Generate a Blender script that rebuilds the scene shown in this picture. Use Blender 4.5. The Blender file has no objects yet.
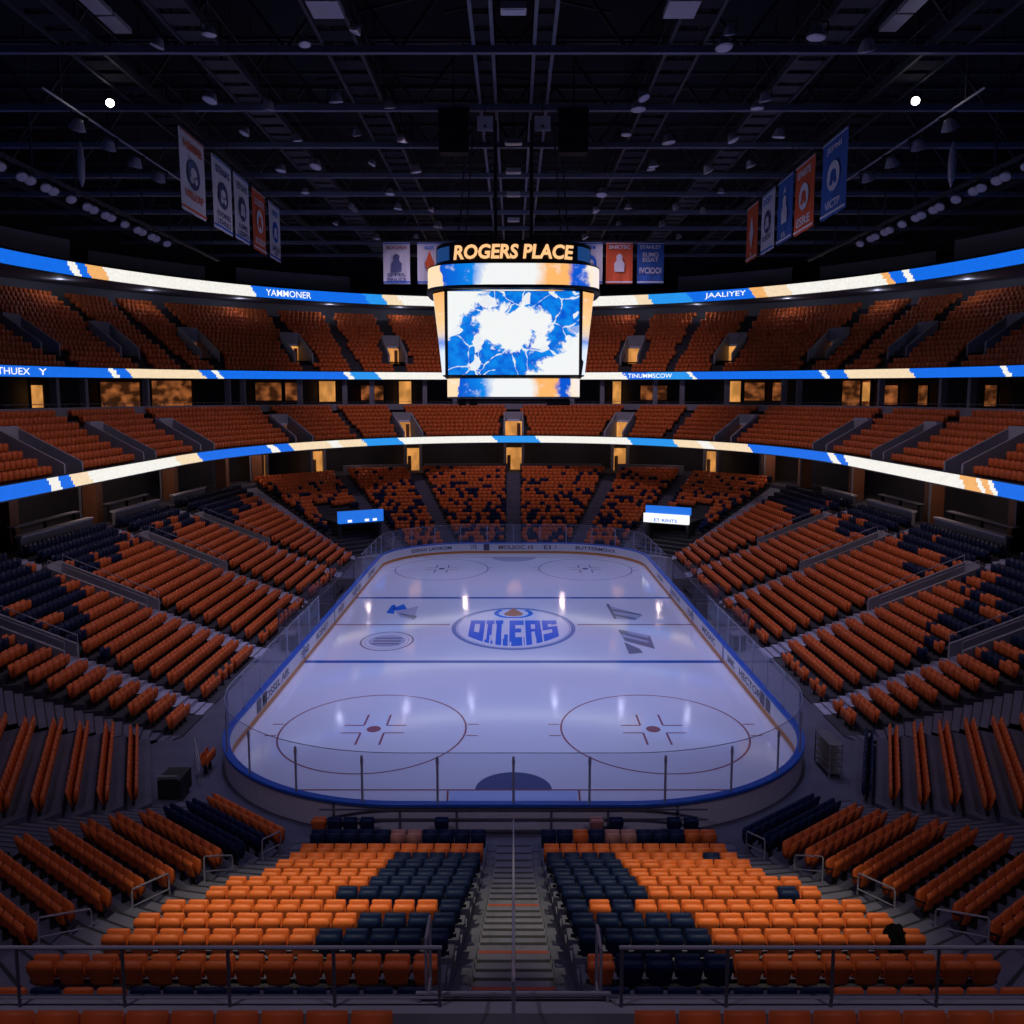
import bpy, bmesh, math, random
from mathutils import Vector, Matrix
random.seed(7)
PI = math.pi
sc = bpy.context.scene
COL = sc.collection

# ------------------------------------------------------------------ camera
CAMZ, FPX, PITCH = 15.44, 898.0, math.radians(6.86)
CP, SP = math.cos(PITCH), math.sin(PITCH)
CX = 513.5
cam = bpy.data.cameras.new('camera'); cam_o = bpy.data.objects.new('camera', cam); COL.objects.link(cam_o)
cam.sensor_width = 36.0; cam.lens = 36.0 * FPX / 1024.0
cam.shift_x = -1.5 / 1024.0
cam.clip_end = 500
cam_o.location = (0, 0, CAMZ); cam_o.rotation_euler = (PI / 2 - PITCH, 0, 0)
sc.camera = cam_o

def proj(x, y, z):
    hh = CAMZ - z
    zc = y * CP + hh * SP
    return CX + FPX * x / zc, 512 + FPX * (hh * CP - y * SP) / zc
def at_z(px, py, z):
    """ground point at height z seen at photo pixel"""
    k = (py - 512) / FPX
    hh = CAMZ - z
    d = hh * (CP - k * SP) / (SP + k * CP)
    zc = d * CP + hh * SP
    return (px - CX) / FPX * zc, d

# ------------------------------------------------------------------ materials
def mat(name, col, rough=0.6, metal=0.0, noise=0.0, nscale=6.0, spec=0.5, bump=0.0):
    m = bpy.data.materials.new(name); m.use_nodes = True
    nt = m.node_tree; b = nt.nodes['Principled BSDF']
    b.inputs['Base Color'].default_value = (*col, 1); b.inputs['Roughness'].default_value = rough
    b.inputs['Metallic'].default_value = metal
    b.inputs['Specular IOR Level'].default_value = spec
    if noise or bump:
        tc = nt.nodes.new('ShaderNodeTexCoord'); n = nt.nodes.new('ShaderNodeTexNoise')
        n.inputs['Scale'].default_value = nscale; n.inputs['Detail'].default_value = 4
        nt.links.new(tc.outputs['Object'], n.inputs['Vector'])
        if noise:
            r = nt.nodes.new('ShaderNodeMapRange')
            r.inputs['To Min'].default_value = 1 - noise; r.inputs['To Max'].default_value = 1 + noise
            nt.links.new(n.outputs['Fac'], r.inputs['Value'])
            mx = nt.nodes.new('ShaderNodeVectorMath'); mx.operation = 'SCALE'
            mx.inputs[0].default_value = col
            nt.links.new(r.outputs['Result'], mx.inputs['Scale'])
            nt.links.new(mx.outputs['Vector'], b.inputs['Base Color'])
        if bump:
            bp = nt.nodes.new('ShaderNodeBump'); bp.inputs['Strength'].default_value = bump; bp.inputs['Distance'].default_value = 0.02
            nt.links.new(n.outputs['Fac'], bp.inputs['Height']); nt.links.new(bp.outputs['Normal'], b.inputs['Normal'])
    return m
def emit(name, col, s):
    m = bpy.data.materials.new(name); m.use_nodes = True
    b = m.node_tree.nodes['Principled BSDF']
    b.inputs['Base Color'].default_value = (*[c * .3 for c in col], 1)
    b.inputs['Emission Color'].default_value = (*col, 1); b.inputs['Emission Strength'].default_value = s
    return m
def led_attr(name, s):
    m = bpy.data.materials.new(name); m.use_nodes = True
    nt = m.node_tree; b = nt.nodes['Principled BSDF']
    b.inputs['Base Color'].default_value = (.02, .02, .02, 1); b.inputs['Roughness'].default_value = .5
    a = nt.nodes.new('ShaderNodeAttribute'); a.attribute_name = 'led'
    nt.links.new(a.outputs['Color'], b.inputs['Emission Color']); b.inputs['Emission Strength'].default_value = s
    return m

M = {}
M['orange'] = mat('seat orange', (.72, .146, .030), .5, noise=.25, nscale=1.3, spec=.35)
M['navy'] = mat('seat navy', (.007, .017, .062), .55, noise=.2, nscale=1.3, spec=.18)
M['rust'] = mat('seat faded rose', (.45, .2, .17), .6)
M['concrete'] = mat('terrace concrete', (.105, .105, .15), .85, noise=.35, nscale=.7, bump=.1)
M['concrete_d'] = mat('shaded terrace concrete', (.05, .05, .062), .85, noise=.35, nscale=.7)  # terrace concrete darkened: shade between the seat rows put into the colour
M['concrete_l'] = mat('pale concrete', (.32, .32, .35), .8, noise=.2, nscale=1.0)
M['stair'] = mat('stair concrete', (.145, .14, .195), .8, noise=.3, nscale=2.0)
M['stair_l'] = mat('lit side stair', (.40, .41, .52), .7, noise=.45, nscale=1.5)  # brighter stair concrete: light on the side aisle treads put into the colour
M['nosing'] = mat('stair nosing', (.03, .03, .035), .7)
M['rednose'] = mat('red nosing tape', (.35, .07, .04), .7)
M['darkwall'] = mat('dark wall paint', (.035, .037, .05), .8, noise=.2, nscale=.5)
M['greywall'] = mat('grey wall paint', (.24, .245, .3), .8, noise=.15, nscale=.4)
M['roofdeck'] = mat('roof deck black', (.008, .010, .021), .9)
M['steel'] = mat('truss steel paint', (.15, .18, .27), .55, noise=.4, nscale=.4)
M['steel_d'] = mat('dark truss steel', (.04, .044, .06), .6)
M['rail'] = mat('rail metal', (.40, .40, .46), .4, metal=.3)
M['rail_d'] = mat('dark rail metal', (.13, .13, .16), .45, metal=.2)
M['post'] = mat('glass post metal', (.34, .36, .46), .5)
M['black'] = mat('black plastic', (.012, .012, .014), .6)
M['fixture'] = mat('fixture housing', (.5, .52, .6), .4, metal=.2)
M['lens'] = mat('unlit lamp lens', (.75, .78, .9), .15)
M['board_w'] = mat('white board panel', (.78, .78, .82), .35, noise=.05)
M['kick'] = mat('ochre kick strip', (.62, .24, .035), .4)
M['cap'] = mat('blue cap rail', (.016, .11, .52), .4)
M['board_out'] = mat('outer board panel', (.62, .62, .68), .6, noise=.15)
M['ad'] = mat('ad ink', (.09, .09, .13), .5)
M['ad_r'] = mat('ad ink brown', (.25, .09, .05), .5)
M['beige'] = mat('beige cloth', (.5, .36, .28), .8)
M['brownwood'] = mat('brown column cladding', (.28, .11, .05), .6, noise=.2, nscale=1.5)
M['amber'] = emit('amber lit corridor', (1.0, .42, .10), .75)
M['amber_d'] = emit('dim amber room', (1.0, .30, .08), .16)
def room_mat(m, lo, hi, sx, sz):
    nt = m.node_tree; b = nt.nodes['Principled BSDF']
    tc = nt.nodes.new('ShaderNodeTexCoord'); mp_ = nt.nodes.new('ShaderNodeMapping'); mp_.inputs['Scale'].default_value = (sx, sx, sz)
    n = nt.nodes.new('ShaderNodeTexNoise'); n.inputs['Scale'].default_value = .5; n.inputs['Detail'].default_value = 1.5; n.inputs['Roughness'].default_value = .65
    r = nt.nodes.new('ShaderNodeMapRange'); r.inputs['From Min'].default_value = .42; r.inputs['From Max'].default_value = .72; r.inputs['To Min'].default_value = lo; r.inputs['To Max'].default_value = hi
    sp_ = nt.nodes.new('ShaderNodeSeparateColor')
    nt.links.new(tc.outputs['Object'], mp_.inputs['Vector']); nt.links.new(mp_.outputs[0], n.inputs['Vector'])
    nt.links.new(n.outputs['Fac'], r.inputs['Value']); nt.links.new(r.outputs[0], b.inputs['Emission Strength'])
room_mat(M['amber_d'], .03, .36, 1.3, 2.0); room_mat(M['amber'], .42, .95, 1.3, .9)
M['whitelamp'] = emit('white lamp', (.85, .9, 1.0), 2.5)
M['spotlens'] = emit('spotlight lens', (1.0, .93, .88), 12.0)
M['letters'] = emit('lit letters', (1.0, .54, .24), 1.1)
M['ledwhite'] = emit('led white', (.95, .97, 1.0), 1.1)
M['signblue'] = emit('led blue', (.02, .2, .9), .8)
M['bluedim'] = emit('dim blue side display', (.03, .16, .55), .3)
M['led1'] = led_attr('ribbon led', 1.0)
M['b_white'] = mat('banner white', (.62, .64, .74), .8, noise=.06)
M['b_blue'] = mat('banner blue', (.03, .12, .45), .8, noise=.1)
M['b_red'] = mat('banner orange', (.65, .10, .03), .8, noise=.1)
M['coat'] = mat('black coat', (.004, .004, .005), .95, spec=.05)

def glass_mat():
    m = bpy.data.materials.new('rink glass'); m.use_nodes = True
    nt = m.node_tree; nt.nodes.clear()
    o = nt.nodes.new('ShaderNodeOutputMaterial')
    t = nt.nodes.new('ShaderNodeBsdfTransparent'); t.inputs['Color'].default_value = (.88, .89, .94, 1)
    g = nt.nodes.new('ShaderNodeBsdfGlossy'); g.inputs['Roughness'].default_value = .03; g.inputs['Color'].default_value = (.8, .85, 1, 1)
    d = nt.nodes.new('ShaderNodeBsdfDiffuse'); d.inputs['Color'].default_value = (.5, .52, .62, 1)
    f = nt.nodes.new('ShaderNodeFresnel'); f.inputs['IOR'].default_value = 1.35
    m1 = nt.nodes.new('ShaderNodeMixShader'); m1.inputs['Fac'].default_value = .10
    m2 = nt.nodes.new('ShaderNodeMixShader')
    nt.links.new(t.outputs[0], m1.inputs[1]); nt.links.new(d.outputs[0], m1.inputs[2])
    fm = nt.nodes.new('ShaderNodeMath'); fm.operation = 'MULTIPLY'; fm.inputs[1].default_value = .12
    nt.links.new(f.outputs[0], fm.inputs[0]); nt.links.new(fm.outputs[0], m2.inputs['Fac'])
    nt.links.new(m1.outputs[0], m2.inputs[1]); nt.links.new(g.outputs[0], m2.inputs[2])
    nt.links.new(m2.outputs[0], o.inputs['Surface'])
    return m
M['glass'] = glass_mat()

def ice_mat():
    m = mat('ice', (.74, .76, .86), .16, noise=.04, nscale=.25)
    nt = m.node_tree; b = nt.nodes['Principled BSDF']
    tc = nt.nodes.new('ShaderNodeTexCoord')
    n = nt.nodes.new('ShaderNodeTexNoise'); n.inputs['Scale'].default_value = .6; n.inputs['Detail'].default_value = 5
    nt.links.new(tc.outputs['Object'], n.inputs['Vector'])
    r = nt.nodes.new('ShaderNodeMapRange'); r.inputs['To Min'].default_value = .05; r.inputs['To Max'].default_value = .11
    nt.links.new(n.outputs['Fac'], r.inputs['Value']); nt.links.new(r.outputs[0], b.inputs['Roughness'])
    b.inputs['Specular IOR Level'].default_value = .75
    return m
M['ice'] = ice_mat()
def paint(name, col): return mat(name, col, .1)
M['p_red'] = paint('ice red paint', (.30, .10, .14))
M['p_dot'] = paint('ice dot paint', (.34, .10, .10))
M['p_blue'] = paint('ice blue paint', (.02, .10, .42))
M['p_thin'] = paint('ice thin line paint', (.16, .17, .32))
M['p_crease'] = paint('ice crease paint', (.10, .12, .26))
M['p_pale'] = paint('ice pale blue paint', (.45, .60, .92))
M['p_logo'] = paint('logo blue', (.03, .17, .72))
M['p_ring'] = paint('logo ring blue', (.16, .24, .50))
M['p_white'] = paint('logo white', (.78, .79, .88))
M['p_or'] = paint('logo orange', (.55, .20, .05))
M['p_grey'] = paint('ice grey print', (.20, .21, .30))
M['p_grey2'] = paint('ice pale print', (.42, .45, .62))

def screen_mat(name, kind):
    m = bpy.data.materials.new(name); m.use_nodes = True
    nt = m.node_tree; b = nt.nodes['Principled BSDF']; N = nt.nodes; L = nt.links
    b.inputs['Base Color'].default_value = (.02, .02, .02, 1)
    uv = N.new('ShaderNodeUVMap'); uv.uv_map = 'UVMap'
    sep = N.new('ShaderNodeSeparateXYZ'); L.new(uv.outputs[0], sep.inputs[0])
    def math_(op, a, b_=None, c=None):
        n = N.new('ShaderNodeMath'); n.operation = op
        for i, v in enumerate((a, b_, c)):
            if v is None: continue
            if isinstance(v, (int, float)): n.inputs[i].default_value = v
            else: L.new(v, n.inputs[i])
        return n.outputs[0]
    def noise(scale, det=6, dist=0.0, rough=.6):
        n = N.new('ShaderNodeTexNoise'); n.inputs['Scale'].default_value = scale; n.inputs['Detail'].default_value = det
        n.inputs['Distortion'].default_value = dist; n.inputs['Roughness'].default_value = rough
        L.new(uv.outputs[0], n.inputs['Vector']); return n.outputs['Fac']
    def mixc(f, a, c):
        n = N.new('ShaderNodeMix'); n.data_type = 'RGBA'
        L.new(f, n.inputs['Factor'])
        for v, k in ((a, 6), (c, 7)):
            if isinstance(v, tuple): n.inputs[k].default_value = (*v, 1)
            else: L.new(v, n.inputs[k])
        return n.outputs[2]
    def step(v, lo, hi):
        n = N.new('ShaderNodeMapRange'); n.inputs['From Min'].default_value = lo; n.inputs['From Max'].default_value = hi
        L.new(v, n.inputs['Value']); return n.outputs[0]
    u, v = sep.outputs['X'], sep.outputs['Y']
    WH, BL, BL2, OR = (.86, .88, .88), (.003, .24, .80), (.002, .09, .62), (.95, .46, .14)
    if kind == 'main':            # u,v in 0..1 (u scaled by aspect 1.5)
        n1 = noise(3.2, 8, .6); n2 = noise(9, 6, .3)
        du = math_('SUBTRACT', u, .72); dv = math_('SUBTRACT', v, .55)
        d = math_('SQRT', math_('ADD', math_('MULTIPLY', math_('MULTIPLY', du, du), .8), math_('MULTIPLY', math_('MULTIPLY', dv, dv), 2.2)))
        blob = math_('ADD', math_('SUBTRACT', .40, d), math_('ADD', math_('MULTIPLY', math_('SUBTRACT', n1, .5), 1.0), math_('MULTIPLY', math_('SUBTRACT', n2, .5), .45)))
        # white corners: upper left and lower right
        ul = math_('SUBTRACT', math_('SUBTRACT', v, math_('MULTIPLY', u, 1.3)), .42)
        lr = math_('SUBTRACT', math_('SUBTRACT', math_('MULTIPLY', u, .89), v), .80)
        wm = math_('MAXIMUM', math_('MAXIMUM', blob, math_('ADD', ul, math_('MULTIPLY', math_('SUBTRACT', n2, .5), .6))),
                   math_('ADD', lr, math_('MULTIPLY', math_('SUBTRACT', n2, .5), .6)))
        white = step(wm, -.02, .05)
        vo = N.new('ShaderNodeTexVoronoi'); vo.feature = 'DISTANCE_TO_EDGE'; vo.inputs['Scale'].default_value = 3.0
        dis = N.new('ShaderNodeVectorMath'); dis.operation = 'ADD'; L.new(uv.outputs[0], dis.inputs[0])
        nn = N.new('ShaderNodeTexNoise'); nn.inputs['Scale'].default_value = 3; L.new(uv.outputs[0], nn.inputs['Vector'])
        ns = N.new('ShaderNodeVectorMath'); ns.operation = 'SCALE'; ns.inputs['Scale'].default_value = .25; L.new(nn.outputs['Color'], ns.inputs[0])
        L.new(ns.outputs[0], dis.inputs[1]); L.new(dis.outputs[0], vo.inputs['Vector'])
        crack = step(math_('ADD', vo.outputs['Distance'], math_('MULTIPLY', math_('SUBTRACT', n2, .5), .14)), .022, .004)
        base = mixc(step(n2, .4, .65), BL, BL2)
        c = mixc(math_('MULTIPLY', crack, .85), base, WH)
        v2 = N.new('ShaderNodeTexVoronoi'); v2.inputs['Scale'].default_value = 6.5; L.new(dis.outputs[0], v2.inputs['Vector'])
        sp2 = N.new('ShaderNodeSeparateColor'); L.new(v2.outputs['Color'], sp2.inputs[0])
        c = mixc(math_('MULTIPLY', step(sp2.outputs[0], .80, .82), .9), c, WH)
        c = mixc(white, c, WH)
        L.new(c, b.inputs['Emission Color'])
    else:                         # horizontal bands: u in 0..1
        n1 = noise(5, 8, .5); n2 = noise(14, 6)
        uu = math_('ADD', u, math_('MULTIPLY', math_('SUBTRACT', n1, .5), .22))
        r = N.new('ShaderNodeValToRGB'); r.color_ramp.interpolation = 'LINEAR'
        cr = r.color_ramp
        stops = {'ring': [(0, (.95, .72, .45)), (.085, (.95, .72, .45)), (.09, BL2), (.28, BL), (.36, WH), (.62, WH), (.70, OR), (.80, OR), (.83, BL2), (.90, BL2), (.92, (.95, .80, .62)), (1, (.9, .8, .8))],
                 'side': [(0, (.80, .85, .95)), (.30, (.72, .82, .98)), (.40, (.15, .30, .80)), (.5, (.80, .62, .5)), (.62, (.95, .62, .30)), (1, OR)]}[kind]
        while len(cr.elements) < len(stops): cr.elements.new(.5)
        for e, (p, c) in zip(cr.elements, stops): e.position = p; e.color = (*c, 1)
        L.new(math_('ADD', v, math_('MULTIPLY', math_('SUBTRACT', n1, .5), .15)) if kind == 'side' else uu, r.inputs['Fac'])
        c = mixc(math_('MULTIPLY', step(n2, .56, .66), .4), r.outputs['Color'], WH)
        L.new(c, b.inputs['Emission Color'])
    b.inputs['Emission Strength'].default_value = 1.05
    return m
M['scr_main'] = screen_mat('main screen', 'main')
M['scr_ring'] = screen_mat('ring screen', 'ring')
M['scr_side'] = screen_mat('side screen', 'side')

# ------------------------------------------------------------------ mesh builder
class MB:
    def __init__(s): s.v = []; s.f = []; s.mi = []; s.mats = []; s.uv = None
    def m(s, k):
        if k not in s.mats: s.mats.append(k)
        return s.mats.index(k)
    def quad(s, pts, k):
        i = len(s.v); s.v += [tuple(p) for p in pts]; s.f.append(tuple(range(i, i + len(pts)))); s.mi.append(s.m(k))
    def hexa(s, b, t, k):
        """8 points: bottom loop b (4), top loop t (4)"""
        i = len(s.v); s.v += [tuple(p) for p in b] + [tuple(p) for p in t]; j = s.m(k)
        for f in ((3, 2, 1, 0), (4, 5, 6, 7), (0, 1, 5, 4), (1, 2, 6, 5), (2, 3, 7, 6), (3, 0, 4, 7)):
            s.f.append(tuple(i + q for q in f)); s.mi.append(j)
    def box(s, x0, x1, y0, y1, z0, z1, k):
        s.hexa([(x0, y0, z0), (x1, y0, z0), (x1, y1, z0), (x0, y1, z0)], [(x0, y0, z1), (x1, y0, z1), (x1, y1, z1), (x0, y1, z1)], k)
    def beam(s, p, q, w, h, k):
        """rectangular bar from p to q, w horizontal, h vertical"""
        p, q = Vector(p), Vector(q); d = (q - p).normalized()
        up = Vector((0, 0, 1)) if abs(d.z) < .95 else Vector((0, 1, 0))
        sd = d.cross(up).normalized() * w / 2; u = sd.normalized().cross(d) * h / 2
        s.hexa([p - sd - u, p + sd - u, q + sd - u, q - sd - u], [p - sd + u, p + sd + u, q + sd + u, q - sd + u], k)
    def tube(s, pts, r, k, n=8):
        pts = [Vector(p) for p in pts]; rings = []; j = s.m(k)
        for i, p in enumerate(pts):
            a = pts[max(i - 1, 0)]; b = pts[min(i + 1, len(pts) - 1)]; d = (b - a).normalized()
            up = Vector((0, 0, 1)) if abs(d.z) < .9 else Vector((0, 1, 0))
            e1 = d.cross(up).normalized(); e2 = e1.cross(d)
            base = len(s.v)
            for t in range(n):
                c = p + (e1 * math.cos(2 * PI * t / n) + e2 * math.sin(2 * PI * t / n)) * r
                s.v.append(tuple(c))
            rings.append(base)
        for a, b in zip(rings, rings[1:]):
            for t in range(n):
                s.f.append((a + t, a + (t + 1) % n, b + (t + 1) % n, b + t)); s.mi.append(j)
        s.f.append(tuple(rings[0] + t for t in reversed(range(n)))); s.mi.append(j)
        s.f.append(tuple(rings[-1] + t for t in range(n))); s.mi.append(j)
    def lathe(s, c, prof, k, n=16, axis=None):
        """prof: (r, z) list around an axis through c"""
        c = Vector(c); ax = Vector(axis or (0, 0, 1)).normalized()
        e1 = ax.orthogonal().normalized(); e2 = ax.cross(e1); j = s.m(k); rings = []
        for r, z in prof:
            rings.append(len(s.v))
            for t in range(n):
                s.v.append(tuple(c + ax * z + (e1 * math.cos(2 * PI * t / n) + e2 * math.sin(2 * PI * t / n)) * r))
        for a, b in zip(rings, rings[1:]):
            for t in range(n):
                s.f.append((a + t, a + (t + 1) % n, b + (t + 1) % n, b + t)); s.mi.append(j)
        s.f.append(tuple(rings[0] + t for t in reversed(range(n)))); s.mi.append(j)
        s.f.append(tuple(rings[-1] + t for t in range(n))); s.mi.append(j)
    def mesh(s, name, smooth=False):
        me = bpy.data.meshes.new(name); me.from_pydata(s.v, [], s.f)
        for k in s.mats: me.materials.append(M[k])
        me.polygons.foreach_set('material_index', s.mi)
        if smooth: me.polygons.foreach_set('use_smooth', [True] * len(s.f))
        me.update(); return me
    def build(s, name, parent=None, smooth=False):
        o = bpy.data.objects.new(name, s.mesh(name, smooth)); COL.objects.link(o)
        if parent is not None: o.parent = parent; o.matrix_parent_inverse = Matrix.Translation(-parent.location) if parent.rotation_euler.z == 0 else parent.matrix_basis.inverted()
        return o

def tag(o, label=None, cat=None, group=None, kind=None):
    if label: o['label'] = label
    if cat: o['category'] = cat
    if group: o['group'] = group
    if kind: o['kind'] = kind
    return o
def thing(name, label, cat, loc=(0, 0, 0), rz=0, group=None):
    o = bpy.data.objects.new(name, None); COL.objects.link(o); o.location = loc; o.rotation_euler = (0, 0, rz)
    o.empty_display_size = .2
    return tag(o, label, cat, group)
def struct(mb, name, label=None, smooth=False):
    return tag(mb.build(name, None, smooth), label, None, None, 'structure')
def local(mb, name, parent, smooth=False):
    """part whose mesh is already written in the parent's own frame"""
    o = bpy.data.objects.new(name, mb.mesh(name, smooth)); COL.objects.link(o); o.parent = parent
    return o
ORD = 'zeroth first second third fourth fifth sixth seventh eighth ninth tenth eleventh twelfth thirteenth fourteenth fifteenth sixteenth seventeenth eighteenth nineteenth twentieth'.split()

_tcache = {}
def text_mesh(txt, bold=0.02, shear=0.0):
    key = (txt, bold, shear)
    if key in _tcache: return _tcache[key]
    c = bpy.data.curves.new('lettering', 'FONT'); c.body = txt; c.offset = bold; c.shear = shear; c.size = 1; c.resolution_u = 3
    o = bpy.data.objects.new('lettering', c); COL.objects.link(o)
    dg = bpy.context.evaluated_depsgraph_get(); dg.update()
    me = o.evaluated_get(dg).to_mesh()
    vs = [tuple(v.co) for v in me.vertices]; fs = [tuple(p.vertices) for p in me.polygons]
    o.evaluated_get(dg).to_mesh_clear(); bpy.data.objects.remove(o); bpy.data.curves.remove(c)
    xs = [v[0] for v in vs]; ys = [v[1] for v in vs]
    x0, x1, y0, y1 = min(xs), max(xs), min(ys), max(ys)
    vs = [((v[0] - x0) / (x1 - x0) - .5, (v[1] - y0) / (y1 - y0) - .5) for v in vs]
    _tcache[key] = (vs, fs, (x1 - x0) / (y1 - y0)); return _tcache[key]
def add_text(mb, txt, fn, w, h, k, bold=.02, shear=0.0):
    """fn(u, v) -> 3D point, u in +-w/2, v in +-h/2"""
    vs, fs, asp = text_mesh(txt, bold, shear)
    i = len(mb.v); j = mb.m(k)
    mb.v += [tuple(fn(a * w, b * h)) for a, b in vs]
    for f in fs: mb.f.append(tuple(i + q for q in f)); mb.mi.append(j)

# ------------------------------------------------------------------ ring paths of the upper tiers
DC = 72.0
def rp(q, a, b, n=2.0):
    if q < 0: return -a, DC + q
    if q > PI: return a, DC - (q - PI)
    th = PI - q; c, s_ = math.cos(th), math.sin(th)
    e = 2.0 / n
    return math.copysign(abs(c) ** e, c) * a, DC + b * abs(s_) ** e
def q_at(px, a, b, z, n=2.0):
    """ring parameter seen at photo column px"""
    lo, hi = -48.0, PI + 48.0
    for _ in range(60):
        mid = (lo + hi) / 2; x, y = rp(mid, a, b, n)
        if proj(x, y, z)[0] < px: lo = mid
        else: hi = mid
    return (lo + hi) / 2
def stations(q0=-46.0, q1=None, ds=1.0):
    q1 = PI + 46.0 if q1 is None else q1
    out = []; q = q0
    while q < q1:
        out.append(q); q += ds if (q < -1e-6 or q >= PI) else ds / 46.0
        if out[-1] < 0 < q: q = 0.0
        if out[-1] < PI < q: q = PI
    out.append(q1); return out
def sweep(mb, prof, st, k, ks=None):
    """prof: list of (a, b, n, zfun)"""
    base = len(mb.v); m = len(prof)
    for q in st:
        for a, b, n, zf in prof:
            x, y = rp(q, a, b, n); mb.v.append((x, y, zf(y)))
    for i in range(len(st) - 1):
        for j in range(m - 1):
            p = base + i * m + j
            mb.f.append((p, p + 1, p + m + 1, p + m)); mb.mi.append(mb.m(ks[j] if ks else k))
def h1(y): return 10.69 + (y - 47) * .007
def h2(y): return 18.0 + (y - 70) * .0217
def h3(y): return 28.44 + (y - 80) * .0187
def hL(y): return 5.75 + (y - 50) * .016
R1 = (27.2, 39.0); R2 = (40.0, 46.0); R3 = (46.0, 54.0)

# ================================================================== ROOM SHELL
f = MB(); f.quad([(-70, -14, -.03), (70, -14, -.03), (70, 150, -.03), (-70, 150, -.03)], 'concrete'); struct(f, 'floor')
f = MB(); f.quad([(-70, -14, 40), (-70, 150, 40), (70, 150, 40), (70, -14, 40)], 'roofdeck'); struct(f, 'ceiling')
st2 = stations(-52, PI + 52, 2.0)
# back wall of the upper tier
w = MB(); sweep(w, [(55, 62, 2, lambda y: h2(y) + 7.0), (55, 62, 2, lambda y: h3(y) + .7)], st2, 'greywall')
sweep(w, [(55.05, 62.05, 2, lambda y: h3(y) + .7), (55.05, 62.05, 2, lambda y: 40)], st2, 'darkwall')
sweep(w, [(55.1, 62.1, 2, lambda y: -.03), (55.1, 62.1, 2, lambda y: h2(y) + 7.0)], st2, 'darkwall')
struct(w, 'wall_upper')
# press level slab behind the top ribbon
w = MB(); sweep(w, [(46.05, 54.05, 2, lambda y: h3(y) - .72), (55, 62, 2, lambda y: h3(y) - .5)], st2, 'greywall')
sweep(w, [(46.05, 54.05, 2, lambda y: h3(y) + .75), (46.3, 54.3, 2, lambda y: h3(y) + .9), (55, 62, 2, lambda y: h3(y) + .9)], st2, 'darkwall')
struct(w, 'floor_press_level')
w = MB()
for pa, pb, zz in ((0, 70, 2.6), (88, 205, 1.9), (236, 350, 2.2), (678, 792, 2.2), (820, 936, 1.9), (954, 1024, 2.6)):
    st = stations(q_at(pa, 50, 57, 31), q_at(pb, 50, 57, 31), 2.0)
    sweep(w, [(50, 57, 2, lambda y: h3(y) + .9), (50, 57, 2, lambda y: h3(y) + .9 + zz), (51, 58, 2, lambda y: h3(y) + .9 + zz)], st, 'greywall')
struct(w, 'wall_press_box')
# suite level wall, soffits and floor between the two upper tiers
zM = lambda y: h1(y) + 3.55
w = MB(); sweep(w, [(47, 52.5, 2, zM), (47, 52.5, 2, lambda y: h2(y) + .2)], st2, 'darkwall'); struct(w, 'wall_suite')
w = MB(); sweep(w, [(34.3, 46.4, 2, zM), (47, 52.5, 2, zM)], st2, 'concrete'); struct(w, 'floor_suite')
w = MB(); sweep(w, [(40.45, 46.45, 2, lambda y: h2(y) - .56), (47.2, 52.7, 2, lambda y: h2(y) - .3)], st2, 'darkwall'); struct(w, 'ceiling_suite')
w = MB(); sweep(w, [(34.35, 46.45, 2, zM), (34.35, 46.45, 2, lambda y: zM(y) + .75), (34.6, 46.7, 2, lambda y: zM(y) + .75), (34.6, 46.7, 2, zM)], st2, 'greywall'); struct(w, 'trim_suite_parapet')
# loge level wall, floor, soffit under the lowest ribbon
w = MB(); sweep(w, [(37, 49, 2.8, hL), (37, 49, 2.8, lambda y: h1(y))], st2, 'darkwall'); struct(w, 'wall_loge')
w = MB(); sweep(w, [(31.1, 42.2, 3.4, lambda y: -.03), (31.1, 42.2, 3.4, hL), (37, 49, 2.8, hL)], st2, 'concrete'); struct(w, 'floor_loge')
w = MB(); sweep(w, [(27.65, 39.45, 2, lambda y: h1(y) - .5), (37.2, 49.2, 2.8, lambda y: h1(y) - .2)], st2, 'darkwall'); struct(w, 'ceiling_loge')

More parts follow.
